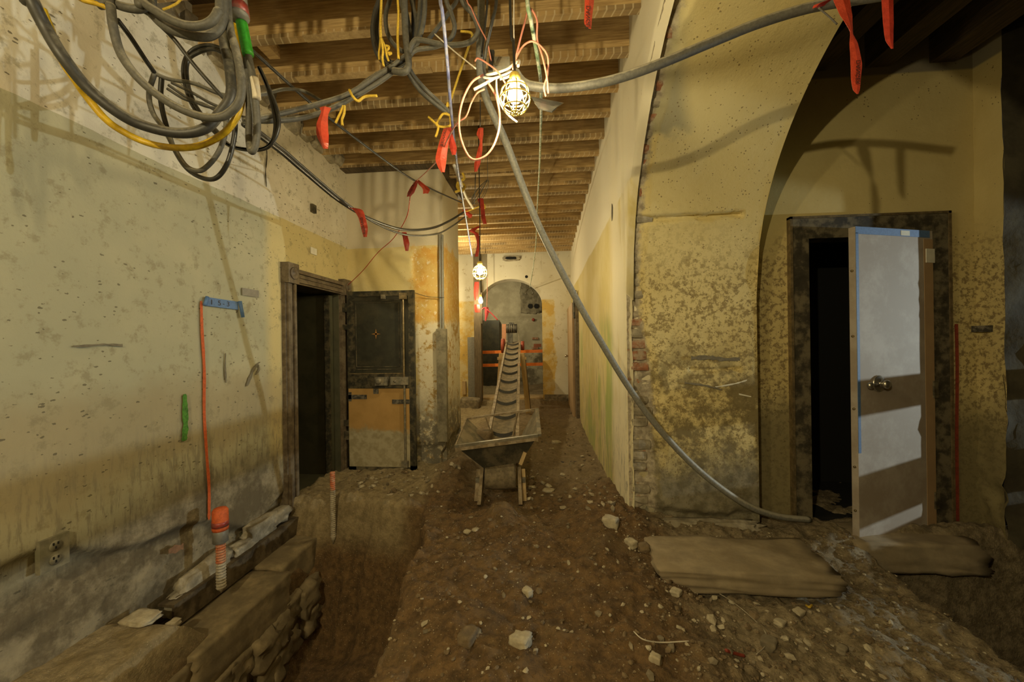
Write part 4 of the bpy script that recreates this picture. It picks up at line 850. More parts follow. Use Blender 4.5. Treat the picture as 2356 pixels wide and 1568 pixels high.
cable('green_cord', 'green and white cord running back to a hook above the far arch', [(1212, -20, 1.55), (1222, 50, 1.6), (1236, 130, 1.75), (1244, 200, 2.0), (1244, 300, 2.7), (1241, 390, 3.8), (1236, 480, 5.2), (1233, 560, 6.8), (1226, 620, 8.2), (1219, 662, 9.0)], [.0085], 'greenwire', 'cord', up0=True)
cable('pale_cable', 'pale flat cable hanging from the rope knot to the second lamp line', [(1045, 380, 2.6), (1060, 420, 2.9), (1072, 452, 3.2), (1088, 478, 3.5)], .011, 'whitewire')
hk = thing('ceiling_hook', 'small dark wire hook at the crown of the far arch', 'hook', tuple(at(1218, 665, Y=9.0)))
for s_ in (-1, 1): cable('prong', '', [(1218, 660, 9.02), (1218 + 6 * s_, 668, 9.02), (1218 + 9 * s_, 674, 9.02), (1218 + 5 * s_, 678, 9.02)], .012, 'iron', parent=hk)

# ================================================================== LAMPS
def caged_lamp(label, px, py, Y, R_, cordpx):
    c = at(px, py, Y=Y); t = thing('caged_lamp', label, 'lamp', tuple(c - np.array([0, 0, R_ * 1.5])))
    MB().lathe(c, [(.002, -R_ * .62), (R_ * .3, -R_ * .55), (R_ * .46, -R_ * .25), (R_ * .46, 0), (R_ * .3, R_ * .35), (R_ * .2, R_ * .6)], 14).build('bulb', M['bulb'], t)
    sk = MB().lathe(c, [(R_ * .22, R_ * .6), (R_ * .34, R_ * .62), (R_ * .38, R_ * 1.15), (R_ * .3, R_ * 1.3), (.003, R_ * 1.32)], 14).build('socket', M['cage'], t)
    prof_ = [(R_ * .38, R_ * .75), (R_ * .75, R_ * .45), (R_ * .98, -.1 * R_), (R_ * .98, -R_ * .5), (R_ * .75, -R_ * 1.0), (R_ * .3, -R_ * 1.3), (0.0, -R_ * 1.36)]
    for k in range(8):
        a = k * math.pi / 4 + .2; P = spline([c + np.array([r * math.cos(a), r * math.sin(a), h]) for r, h in prof_], 5)
        MB().tube(P, R_ * .045, 6).build('cage_rib', M['cage'], t)
    for r, h in ((.9, .2), (.99, -.3), (.76, -.98), (.32, -1.3)):
        th = np.linspace(0, 2 * math.pi, 25); MB().tube(np.stack([c[0] + R_ * r * np.cos(th), c[1] + R_ * r * np.sin(th), np.full(25, c[2] + R_ * h)], 1), R_ * .05, 6, False).build('cage_ring', M['cage'], t)
    q = at(*cordpx, Y=Y); tp_ = c + np.array([0, 0, R_ * 1.3])
    MB().tube(spline([tp_, tp_ * .5 + q * .5 + (.003, 0, 0), q, (q[0], q[1], 3.61)]), .005, 6).build('cord', M['cable_blk'], sk)
    return t
caged_lamp('bright caged work lamp hanging in the tangle of red wires', 1185, 215, 1.45, .056, (1174, 20))
caged_lamp('smaller second caged work lamp hanging before the far arch', 1104, 622, 3.75, .068, (1103, 440))
c3 = at(1106, 690, Y=8.4); l3 = thing('hanging_bulb', 'tiny distant hanging bulb beside the timber post', 'lamp', tuple(c3 - np.array([0, 0, .08])))
MB().lathe(c3, [(.002, -.075), (.035, -.06), (.045, -.02), (.03, .04), (.02, .06)], 12).build('bulb', M['bulb_dim'], l3)
MB().lathe(c3, [(.024, .06), (.026, .11), (.004, .12)], 10).build('socket', M['cage'], l3)
MB().tube([c3 + (0, 0, .11), (c3[0], c3[1], 3.61)], .006, 6).build('cord', M['cable_blk'], l3)
# black sheet-metal shade piece below the lamp
sp = thing('lamp_shade_piece', 'black bent sheet metal shade dangling right of the bright lamp', 'shade', tuple(at(1260, 255, Y=1.68)))
A, B_, C_, D_ = at(1222, 222, Y=1.66), at(1297, 236, Y=1.66), at(1281, 246, Y=1.6), at(1270, 256, Y=1.58)
E_, G_ = at(1240, 248, Y=1.58), at(1228, 232, Y=1.6)
MB().add([A, B_, C_, G_, A + (0, .01, .004), B_ + (0, .01, .004), C_ + (0, .01, .004), G_ + (0, .01, .004)], [(0, 1, 2, 3), (7, 6, 5, 4), (0, 4, 5, 1), (1, 5, 6, 2), (3, 2, 6, 7)]).build('upper_face', M['blackplastic'], sp)
MB().add([G_, C_, D_, E_, G_ + (0, .01, 0), C_ + (0, .01, 0), D_ + (0, .01, 0), E_ + (0, .01, 0)], [(0, 1, 2, 3), (7, 6, 5, 4), (2, 6, 7, 3), (1, 5, 6, 2)]).build('lower_face', M['blackplastic'], sp)
# wires round the lamp
WR = [('faded red wire loop dropping left of the bright lamp', [(1112, 172, 1.62), (1085, 190, 1.6), (1063, 235, 1.6), (1056, 285, 1.6), (1064, 330, 1.6), (1085, 365, 1.6), (1115, 360, 1.6), (1138, 330, 1.6), (1150, 280, 1.6), (1142, 225, 1.6), (1120, 185, 1.6)], .0045, 'redwire'),
      ('faded red wire arching above the bright lamp to the green cord', [(1180, 160, 1.58), (1192, 110, 1.58), (1205, 60, 1.58), (1218, 20, 1.58), (1235, 45, 1.58), (1236, 90, 1.6), (1248, 130, 1.6), (1258, 175, 1.6), (1262, 215, 1.62)], .004, 'redwire'),
      ('second red wire bulging right of the green cord', [(1180, 150, 1.6), (1200, 110, 1.6), (1222, 95, 1.6), (1243, 105, 1.6), (1260, 130, 1.6), (1260, 170, 1.62), (1252, 200, 1.62), (1256, 222, 1.64)], .004, 'redwire'),
      ('red wire loop lying over the socket of the bright lamp', [(1093, 140, 1.62), (1100, 134, 1.6), (1120, 145, 1.58), (1145, 165, 1.56), (1165, 195, 1.56)], .0035, 'redwire'),
      ('pale wire bundle twisted left of the bright lamp', [(1120, 172, 1.6), (1140, 168, 1.58), (1165, 160, 1.58), (1185, 145, 1.6), (1195, 140, 1.6), (1192, 152, 1.58)], .006, 'whitewire'),
      ('second pale wire bundle twisted below the first one', [(1112, 178, 1.6), (1135, 180, 1.58), (1160, 172, 1.57), (1178, 165, 1.58), (1170, 176, 1.57), (1150, 182, 1.57)], .005, 'whitewire'),
      ('white stub wire pointing down left beneath the bundle', [(1150, 172, 1.6), (1120, 190, 1.6), (1090, 206, 1.6)], .006, 'whitewire'),
      ('white wire drooping beside the cage to the lamp tip', [(1142, 178, 1.6), (1143, 210, 1.58), (1152, 240, 1.56), (1170, 265, 1.55), (1190, 281, 1.55)], .004, 'whitewire'),
      ('pinkish thin wire wandering down left from the lamp', [(1115, 205, 1.65), (1098, 214, 1.65), (1085, 235, 1.68), (1072, 268, 1.7), (1050, 285, 1.75), (1030, 320, 1.9), (1005, 370, 2.2), (960, 415, 3.0)], .0035, 'redwire'),
      ('fine tan wire slanting in from the upper left to the lamp', [(1000, 78, 1.75), (1030, 105, 1.72), (1060, 130, 1.68), (1095, 158, 1.64)], .003, 'whitewire'),
      ('red wire descending from the top edge towards the lamp', [(1072, -20, 1.7), (1085, 20, 1.7), (1105, 65, 1.68), (1120, 95, 1.66), (1130, 140, 1.64)], .003, 'redwire'),
      ('black lead hanging from the top just left of the lamp', [(1143, -20, 1.55), (1132, 50, 1.55), (1119, 110, 1.58), (1114, 155, 1.6), (1118, 174, 1.6)], .0065, 'cable_blk'),
      ('thin black wire hanging behind the bright lamp', [(1122, -20, 1.75), (1116, 60, 1.75), (1108, 130, 1.75)], .005, 'cable_blk'),
      ('thin pale wire hanging straight above the bright lamp', [(1182, -20, 1.62), (1182, 60, 1.62), (1184, 140, 1.62)], .0025, 'whitewire'),
      ('thin dark vertical wire below the tangle at mid corridor', [(1105, 230, 2.2), (1105, 290, 2.4)], .003, 'cable_blk'),
      ('thin dark line hanging beside the second lamp cord', [(1094, 400, 3.2), (1092, 470, 3.6)], .004, 'cable_blk'),
      ('thin rusty wire trailing from the small bow to the vault corner', [(944, 450, 3.2), (935, 500, 3.4), (905, 548, 3.7), (870, 580, 3.9), (835, 622, 4.1), (800, 656, 4.25)], .0035, 'flagdark')]
for i, (lb_, pts, r, mt) in enumerate(WR): cable('loose_wire', lb_, pts, r, mt, 'wire', up0=pts[0][1] < 0)
# dark clamp over the lamp
cl = thing('cable_clamp', 'grey metal clamp holding the wire tangle above the bright lamp', 'clamp', tuple(at(1140, 165, Y=1.7)))
MB().obox(at(1150, 148, Y=1.7), RV * .045, np.array([0, .02, 0]), UV * .02).build('body', M['grey_metal'], cl); MB().bar(at(1128, 165, Y=1.68), at(1133, 118, Y=1.68), .018, .018, (0, 1, 0)).build('lever', M['cable_blk'], cl)
# wire whisk near second lamp
wk = thing('wire_bunch', 'bunch of fine wires fanned out under the joists near the second lamp', 'wire', tuple(at(1090, 460, Y=4.2)))
MB().tube([at(1122, 414, Y=4.2), np.append(at(1122, 414, Y=4.2)[:2], 3.61)], .003, 5).build('tie_wire', M['cable_pale'], wk)
for i in range(9):
    a = rng.uniform(-1, 1); cable('fine_wire', '', [(1122 + a * 3, 414, 4.2), (1112 + a * 12, 430 + rng.uniform(-3, 3), 4.2), (1100 + a * 14, 452, 4.2), (1090 + a * 8 + rng.uniform(-4, 4), 470, 4.2)], .003, 'cable_pale', parent=wk, n=5)

# ================================================================== ROPES
RP = [('yellow rope hanging straight at the left of the centre coil', [(878, -20, 1.78), (876, 40, 1.78), (876, 90, 1.78)], .0062, True),
      ('second yellow rope hanging through the middle of the centre coil', [(915, -20, 1.8), (917, 30, 1.8), (915, 80, 1.8), (917, 135, 1.8)], .0062, True),
      ('yellow rope slanting down from the right loop to the flag knot', [(1060, 72, 1.8), (1086, 78, 1.8), (1078, 108, 1.85), (1060, 160, 1.95), (1042, 215, 2.0), (1033, 245, 2.0)], .0058, False),
      ('yellow rope tied round the cable swag with two loose ends', [(804, 207, 1.76), (812, 222, 1.74), (824, 232, 1.75), (840, 222, 1.76), (868, 220, 1.76)], .0062, False),
      ('short yellow rope ends dangling below the cable swag', [(790, 243, 1.77), (784, 258, 1.77), (778, 270, 1.77), (772, 283, 1.77)], .006, False),
      ('other short yellow rope end dangling below the cable swag', [(793, 243, 1.77), (792, 260, 1.77), (787, 275, 1.77), (788, 288, 1.77)], .006, False),
      ('yellow rope knot holding the red flags under the drop cables', [(1030, 236, 2.0), (1026, 258, 1.99), (1035, 265, 1.98), (1020, 262, 1.98), (1010, 275, 1.98), (1005, 288, 1.98), (1020, 292, 1.98), (1036, 288, 1.98), (1036, 268, 1.99)], .0062, False),
      ('yellow rope tail pointing left at the flag knot', [(986, 269, 1.99), (998, 280, 1.98), (1008, 290, 1.98), (1006, 305, 1.98), (1002, 315, 1.98)], .0062, False),
      ('yellow rope tangle tied to the beam end by the left pier', [(1064, 398, 3.0), (1068, 410, 3.0), (1060, 418, 3.0), (1069, 428, 3.0), (1062, 440, 3.0), (1052, 430, 3.0), (1054, 420, 3.0), (1058, 436, 3.0), (1047, 442, 3.0)], .010, False),
      ('small yellow rope tie near the second lamp line', [(1066, 488, 4.28), (1085, 482, 4.28), (1104, 474, 4.28), (1114, 470, 4.28), (1116, 478, 4.28), (1108, 480, 4.28)], .007, False),
      ('thin yellow rope crossing behind the upper left cables', [(375, 22, 1.7), (395, 14, 1.7), (410, 5, 1.7), (425, -15, 1.7)], .005, True)]
for lb_, pts, r, upf in RP: cable('yellow_rope', lb_, pts, r, 'rope', 'rope', up0=upf and pts[0][1] < 0, n=7)
fr_ = thing('frayed_rope_end', 'frayed yellow rope strands splitting below the left centre rope', 'rope', tuple(at(880, 150, Y=1.78)))
for pts in ([(876, 88, 1.78), (874, 108, 1.78), (872, 125, 1.78), (873, 138, 1.78)], [(877, 88, 1.77), (881, 115, 1.77), (880, 135, 1.77), (883, 152, 1.77)], [(878, 88, 1.78), (887, 112, 1.78), (890, 128, 1.78), (894, 140, 1.78)], [(884, 104, 1.79), (895, 108, 1.79), (890, 120, 1.79), (900, 122, 1.79), (894, 126, 1.79)]):
    cable('strand', '', pts, .0055, 'rope', parent=fr_, n=6)

# ================================================================== FLAGGING RIBBONS
def flag(label, pts, mat='flag', cat='ribbon', text=None, depth=.012, up=False, name='flagging_ribbon'):
    """pts: (px, py, width px, depth Y, twist)"""
    C_ = np.array([at(p[0], p[1], Y=p[3]) for p in pts]); Wp = np.array([p[2] * p[3] / F for p in pts]); tw = np.array([p[4] for p in pts], float)
    P = spline(C_, 6); k = np.linspace(0, len(pts) - 1, len(P)); wv = np.interp(k, range(len(pts)), Wp); tv = np.interp(k, range(len(pts)), tw)
    Wd = np.stack([wv * np.cos(tv), wv * np.sin(tv), 0 * wv], 1)
    t = thing(name, label, cat, tuple(P[-1]))
    # cross folded band: two strips meeting in a shallow crease
    cr = np.stack([0 * wv, -depth * np.ones_like(wv), 0 * wv], 1) * (wv / (wv.max() + 1e-9))[:, None]
    m = MB(); m.ribbon(P - Wd / 4, Wd / 2 + cr, .001).ribbon(P + Wd / 4, Wd / 2 - cr, .001); m.build('band', M[mat], t)
    if text:
        i0 = int(len(P) * text[1]); Lp = P[i0]; d_ = P[min(i0 + 4, len(P) - 1)] - P[max(i0 - 4, 0)]; d_ /= np.linalg.norm(d_)
        text_mesh(text[0], 'print', M['ink'], t, Lp + np.array([0, -depth - .003, 0]), d_, -np.cross(d_, (0, 1, 0)), text[2])
    return t
flag('red plastic ribbon bundle hanging from the cable swag', [(748, 246, 26, 1.75, .2), (745, 262, 18, 1.75, .2), (740, 285, 26, 1.75, .3), (741, 310, 28, 1.75, .2), (746, 330, 22, 1.75, -.2), (749, 342, 10, 1.75, 0)], 'flag')
flag('larger red ribbon hanging from the yellow rope knot', [(1028, 292, 14, 1.98, 0), (1025, 310, 20, 1.98, .2), (1018, 340, 24, 1.98, .1), (1014, 365, 26, 1.98, .2), (1016, 383, 18, 1.98, 0), (1019, 396, 8, 1.98, 0)], 'flag', text=('DANGER', .28, .024))
flag('red ribbon tail beside the blue rope at the rope knot', [(1032, 292, 10, 2.0, 0), (1036, 315, 15, 2.0, -.3), (1042, 338, 17, 2.0, .3), (1044, 356, 8, 2.0, 0)], 'flagdark')
flag('slim red ribbon hanging alone left of the slanting hose', [(1106, 294, 12, 2.4, 0), (1104, 308, 16, 2.4, .2), (1107, 325, 5, 2.4, 0), (1104, 345, 11, 2.4, .1), (1098, 375, 14, 2.4, .2), (1094, 395, 6, 2.4, 0)], 'flag')
bw = flag('left tail of the small red bow on the straight cord', [(960, 414, 6, 3.2, 0), (952, 428, 13, 3.2, .3), (945, 442, 15, 3.2, .2), (940, 452, 9, 3.2, 0)], 'flagdark', text=('DANGER', .5, .03))
flag('right tail of the small red bow on the straight cord', [(961, 414, 6, 3.2, 0), (970, 424, 14, 3.2, .2), (980, 434, 17, 3.2, .4), (979, 445, 12, 3.2, 0)], 'flag')
flag('red ribbon wrapped round the long black sagging cable', [(808, 478, 18, 2.6, 0), (822, 482, 22, 2.6, .4), (832, 500, 16, 2.6, .2), (838, 525, 18, 2.6, -.2), (840, 545, 8, 2.6, 0)], 'flag', text=('DANGER', .7, .03))
flag('small red ribbon hanging before the return wall', [(929, 534, 12, 3.4, 0), (932, 545, 12, 3.4, .2), (935, 560, 14, 3.4, 0), (936, 577, 7, 3.4, 0)], 'flagdark')
flag('straight red printed ribbon hanging at the top left of the right wall', [(1356, -60, 22, 1.7, .25), (1356, 0, 22, 1.7, .25), (1354, 30, 19, 1.7, .25), (1353, 55, 17, 1.7, .25), (1358, 66, 5, 1.7, .25)], 'flag', depth=.004, text=('DANGER', .62, .026))
flag('long twisted red printed ribbon hanging from the overhead hose', [(1928, -40, 26, 1.55, 0), (1938, 0, 36, 1.55, .1), (1948, 35, 30, 1.55, .2), (1960, 75, 14, 1.55, .6), (1965, 100, 18, 1.55, .1), (1971, 145, 25, 1.55, .1), (1970, 180, 22, 1.55, .15), (1971, 205, 14, 1.55, 0), (1973, 216, 3, 1.55, 0)], 'flag', depth=.006, text=('DANGER', .70, .022))
flag('plain red ribbon hanging right of the twisted one', [(2042, -50, 24, 1.5, 0), (2043, 0, 23, 1.5, 0), (2045, 50, 21, 1.5, 0), (2047, 90, 16, 1.5, 0), (2053, 112, 4, 1.5, 0)], 'flagdark', depth=.005)
flag('red ribbon knot tied round the overhead hose', [(1876, 18, 10, 1.62, 0), (1886, 10, 22, 1.62, .2), (1905, 2, 16, 1.62, .2), (1925, -6, 14, 1.62, 0)], 'flagdark')
cable('loose_wire', 'short stiff wire sticking out below the ribbon knot', [(1883, 18, 1.6), (1905, 36, 1.6), (1926, 56, 1.6)], .003, 'cable_pale', 'wire')
flag('red ribbon tied near the cable ends at the left pier', [(1071, 482, 14, 4.28, 0), (1072, 488, 16, 4.28, .2), (1080, 494, 14, 4.28, 0), (1081, 501, 6, 4.28, 0)], 'flagdark')
flag('red ribbon strip hanging beside the second lamp cord', [(1105, 456, 14, 3.75, 0), (1110, 480, 9, 3.75, 0), (1112, 500, 10, 3.75, .1), (1116, 515, 8, 3.75, 0)], 'flagdark')
flag('long red ribbon curling down the second lamp cord', [(1103, 520, 10, 3.75, 0), (1086, 530, 14, 3.75, .4), (1096, 538, 10, 3.75, 0), (1101, 560, 8, 3.75, 0), (1096, 590, 8, 3.75, 0)], 'flagdark')
flag('red ribbon wound on the upper timber post', [(1097, 648, 10, 8.665, 0), (1096, 660, 12, 8.665, 0), (1095, 675, 10, 8.665, 0), (1096, 690, 8, 8.665, 0)], 'flagdark')
flag('red ribbon wound lower on the timber post', [(1097, 700, 12, 8.665, 0), (1098, 710, 14, 8.665, 0), (1099, 718, 12, 8.665, 0)], 'flagdark')
pf = flag('pink ribbon bow dangling in the far arch', [(1108, 712, 4, 7.6, 0), (1118, 706, 9, 7.6, .2), (1120, 718, 10, 7.6, .2), (1117, 738, 3, 7.6, 0)], 'pinkflag')
cable('loose_wire', 'fine red string holding the pink bow', [(1121, 640, 7.6), (1121, 680, 7.6), (1120, 708, 7.6)], .006, 'redwire', 'wire')
cable('loose_wire', 'pink stick end poking out right of the pink bow', [(1121, 712, 7.6), (1132, 722, 7.6), (1145, 736, 7.6)], .012, 'pinkflag', 'wire')

# ================================================================== CONVEYOR
F0 = np.array([-.415, 3.46, .275]); H0 = at(1181, 786, Y=8.9)
cv = thing('belt_conveyor', 'long inclined dirt conveyor with cleated belt rising to the far arch', 'conveyor', (F0[0], F0[1], -.05))
D0 = (H0 - F0); LEN = np.linalg.norm(D0); T0 = D0 / LEN; S0 = np.cross(T0, (0, 0, 1)); S0 /= np.linalg.norm(S0); N0 = np.cross(S0, T0)
def cp(s, u, n): return F0 + T0 * s + S0 * u + N0 * n
BW = .125
us = np.linspace(-1, 1, 9); trough = lambda u: .028 * u * u
tailR = .125
prof_b = [(tailR * -math.sin(a) * 1.0, tailR * (math.cos(a) - 1)) for a in np.linspace(math.radians(150), 0, 12)]
rows = [np.array([cp(s, u * BW, n + trough(u) * .3) for u in us]) for s, n in prof_b]
rows += [np.array([cp(s, u * BW, trough(u)) for u in us]) for s in np.linspace(.1, LEN, 50)]
MB().grid(np.array(rows)).build('belt', M['belt'], cv, True)
MB().cyl(cp(0, -BW - .01, -tailR), cp(0, BW + .01, -tailR), tailR - .008, 20).build('tail_drum', M['belt'], cv)
for s in np.arange(.55, LEN, .46):
    P = [cp(s - .03 * (1 - u * u), u * BW * .97, trough(u) + .012) for u in us]
    MB().ribbon(P, [tuple(N0 * .035 + T0 * .02)] * 9, .012).build('cleat', M['cleat'], cv)
for sg in (-1, 1):
    MB().bar(cp(.0, sg * (BW + .022), .0), cp(LEN, sg * (BW + .022), .012), .034, .07).build('side_rail', M['rail'], cv)
    a, b_ = cp(.12, sg * (BW + .035), -.02), cp(-.20, sg * (BW + .05), -.30)
    fp = MB().bar(a, b_, .03, .085).build('foot_plate', M['rail'], cv)
    MB().bar(cp(.05, sg * (BW + .075), -.1), cp(-.12, sg * (BW + .085), -.31), .035, .05).build('foot_brace', M['ply' if sg > 0 else 'rail'], cv)
    MB().box(tuple(cp(-.02, sg * (BW + .075), -.16) - .022), tuple(cp(-.02, sg * (BW + .075), -.16) + .022)).build('bearing_block', M['grey_metal'], cv)
mo = H0 + np.array([-.02, -.15, .30])
mt = MB().cyl(mo + (-.12, 0, 0), mo + (.12, 0, 0), .10, 20).build('motor', M['motor'], cv)
MB().box(tuple(mo + (-.05, -.05, .09)), tuple(mo + (.05, .05, .135))).build('terminal_box', M['motor'], mt)
for q in (-.1, -.05, 0, .05): MB().lathe(mo + (q, 0, 0), [(.104, 0), (.106, .006), (.104, .012)], 20, 0).build('cooling_fin', M['grey_metal'], mt)
MB().box(tuple(mo + (-.1, -.02, -.34)), tuple(mo + (.02, .04, -.08))).build('motor_stand', M['motor'], cv)
MB().bar(mo + (.15, 0, -.05), mo + (.16, 0, -.38), .02, .02, (0, 1, 0)).build('stand_rod', M['grey_metal'], cv)
for sg, pz in ((-1, 0), (1, .06)):
    q = cp(LEN - .35, sg * (BW + .09), -.02); MB().lathe(q + (-.04, 0, .0), [(.001, 0), (.16 if sg < 0 else .10, .004), (.16 if sg < 0 else .10, .07), (.001, .075)], 16, 0).build('chain_guard', M['redmetal'], cv)
# support trestle
for sg in (-1, 1):
    q = cp(LEN - 1.4, sg * .2, -.03); MB().bar(q + (0, 0, .08), (q[0] + sg * .10, q[1] + .05, -.05), .09, .06, (0, 1, 0)).build('trestle_leg', M['ply'], cv)
    MB().bar(q + (0, .35, -.05), (q[0] + sg * .10, q[1] + .4, -.05), .09, .06, (0, 1, 0)).build('trestle_leg', M['post'], cv)
qa, qb = cp(LEN - 1.4, -.28, -.05), cp(LEN - 1.4, .28, -.05); MB().bar(qa, qb, .09, .05).build('trestle_beam', M['ply'], cv)
# hopper
hp = thing('hopper', 'dark sheet steel hopper open to the back mounted on the conveyor foot', 'hopper', (F0[0], 3.6, .2))
FL, FR, BR, BL = at(1048, 1026, Y=3.24), at(1238, 1001, Y=3.24), at(1233, 941, Y=3.88), at(1074, 963, Y=3.88)
bl, br_ = at(1112, 1076, Y=3.29), at(1198, 1063, Y=3.29); kl, kr = at(1126, 1012, Y=3.85), at(1200, 1004, Y=3.85)
def plate(a, b_, c, d, th=.006):
    a, b_, c, d = map(np.asarray, (a, b_, c, d)); n = np.cross(b_ - a, d - a); n = n / np.linalg.norm(n) * th
    return MB().hexa([a, b_, c, d, a + n, b_ + n, c + n, d + n])
plate(FL, FR, br_, bl).build('front_panel', M['hopper'], hp)
plate(FL, bl, kl, BL).build('left_panel', M['hopper_in'], hp); plate(FR, BR, kr, br_).build('right_panel', M['hopper_in'], hp)
MB().bar(FL, FR, .03, .022).build('front_rim', M['hopper_in'], hp); MB().bar(BL, BR, .02, .02).build('back_rim', M['rail'], hp)
MB().bar(FR + (.01, 0, .0), BR + (.01, 0, 0), .035, .02).build('right_rim', M['hopper_in'], hp); MB().bar(FL, BL, .012, .02).build('left_rim', M['rail'], hp)
lip = (FL - FR) * 0 + np.array([0, 0, -.035]); plate(FL + (0, -.012, -.004), FR + (0, -.012, -.004), FR + (0, -.012, -.04), FL + (0, -.012, -.04)).build('front_lip', M['rail'], hp)
for t_ in (.27, .74):
    a = BL + (BR - BL) * t_; MB().bar(a, np.array([a[0] * .6 + F0[0] * .4, 3.9, a[2] - .24]), .014, .014).build('strut', M['rail'], hp)
MB().bar(at(1197, 1068, Y=3.24), at(1208, 1040, Y=3.25), .03, .02, (0, 1, 0)).build('wooden_wedge', M['ply'], hp)
heap = MB().rock(at(1108, 1000, Y=3.85) - (0, 0, .06), (.22, .2, .22), 610, .3, 7); tag(heap.build('dirt_heap', M['brown_stone'], None, True), 'small heap of brown soil left inside the hopper', 'soil')

# ================================================================== FAR END OBJECTS
tp0 = at(1101, 650, Y=8.75); bt0 = at(1103, 912, Y=8.75)
ps = thing('timber_post', 'rough dark timber post standing left of the far arch', 'post', (bt0[0], 8.75, bt0[2] - .05))
MB().hexa([(bt0[0] - .09, 8.67, bt0[2] - .1), (bt0[0] + .07, 8.67, bt0[2] - .1), (bt0[0] + .07, 8.83, bt0[2] - .1), (bt0[0] - .09, 8.83, bt0[2] - .1), (tp0[0] - .10, 8.67, CEIL), (tp0[0] + .06, 8.67, CEIL), (tp0[0] + .06, 8.83, CEIL), (tp0[0] - .10, 8.83, CEIL)]).build('shaft', M['post'], ps)
MB().box((bt0[0] + .07, 8.70, 1.75), (bt0[0] + .10, 8.78, 2.45)).build('side_batten', M['post'], ps)
tag(MB().box((bt0[0] - .26, 8.78, .05), (bt0[0] - .1, 8.9, 1.45)).build('grey_board', M['greytape']), 'upright grey board leaning left of the timber post', 'board')
tag(MB().rock((bt0[0] - .18, 8.6, -.06), (.46, .34, .34), 620, .14, 7).build('post_base_block', M['rubble'], None, True), 'rough concrete block at the foot of the timber post', 'block')
tag(MB().box((bt0[0] - .44, 8.98, .12), (bt0[0] - .36, 9.08, .42)).build('junction_box', M['ply']), 'small pale box on the far wall by the timber post', 'box')
for i, py in enumerate((808, 838)):
    a, b_ = at(1108, py + 2, Y=YF + .45), at(1247, py - 1, Y=YF + .45)
    tag(MB().bar((ax0 - .02, YF + .45, a[2]), (ax1 + .02, YF + .45, b_[2]), .012, .075).build('barrier_strip', M['orange']), ['upper bright orange barrier strip across the far arch', 'lower bright orange barrier strip across the far arch'][i], 'barrier')
tag(MB().bar(at(1160, 745, Y=9.3), at(1159, 812, Y=9.3), .10, .04, (0, 1, 0)).build('orange_board', simple('salmon_board', (.55, .26, .14), .7, 0, .2, 20)), 'upright salmon coloured board left of the conveyor motor', 'board')
for i, px in enumerate((1220, 1234)):
    c_ = at(px, 704, Y=12.28); MB().cyl((c_[0], 12.24, c_[2]), (c_[0], 12.33, c_[2]), .075, 18).build('pipe_hole', M['hole'], wall_back)
p = at(1222, 700, Y=12.27); MB().rock((p[0] + .02, 12.32, p[2] + .25), (.75, .08, 1.1), 630, .2, 10).build('grey_render_patch', M['guard'], wall_back, True)
for py in (778, 800):
    p = at(1231, py, Y=12.27); MB().box((p[0] - .1, 12.25, p[2] - .03), (p[0] + .1, 12.31, p[2] + .03)).build('brick', M['brick'], wall_back)
p = at(1227, 735, Y=12.26); MB().lathe((p[0], 12.25, p[2]), [(.001, 0), (.05, .002), (.05, .03)], 12, 1).build('red_spray_dot', M['redpaint'], wall_back)
tag(MB().box((-2.1, 12.0, -.1), (-1.42, 12.2, 2.0)).build('dark_panel', M['iron_panel']), 'dark upright panel in the shadow of the back room', 'panel')
rd = thing('tan_door', 'tan painted door standing open against the far right wall', 'door', (XR - .05, 8.1, -.1))
MB().box((XR - .10, 7.35, -.08), (XR - .06, 8.95, 2.05)).build('panel', M['tan_door'], rd)
for y in (8.85,): MB().lathe((XR - .10, y, 1.0), [(.02, 0), (.02, -.03), (.035, -.045), (.03, -.07), (.001, -.075)], 12, 0).build('door_knob', M['chrome'], rd)
tag(MB().box((XR - .06, 7.1, -.1), (XR + .01, 7.3, 2.15)).build('door_post', M['casing']), 'dark upright door post on the right wall beside the tan door', 'post')
tag(MB().box((XR - .03, 7.13, 1.75), (XR - .09, 7.27, 2.25)).build('post_bracket', M['iron']), 'dark bracket near the top of the right wall door post', 'bracket')

# ================================================================== LIGHT BLOCKER: unseen planks added to cut shadow bands from the work light
bc = thing('light_blocker_planks', 'unseen planks added as a light barricade beside the right pit', 'blocker', (4.0, 2.5, -.1))
for za_, zb_ in ((.985, 1.155), (.455, .70), (.05, .38)): MB().box((3.98, 1.5, za_), (4.02, 2.88, zb_)).build('blocker_plank', M['ply'], bc)
for y in (1.46, 2.88): MB().box((3.97, y, ground_at(4.0, y) - .05), (4.03, y + .04, 1.2)).build('post', M['ply'], bc)

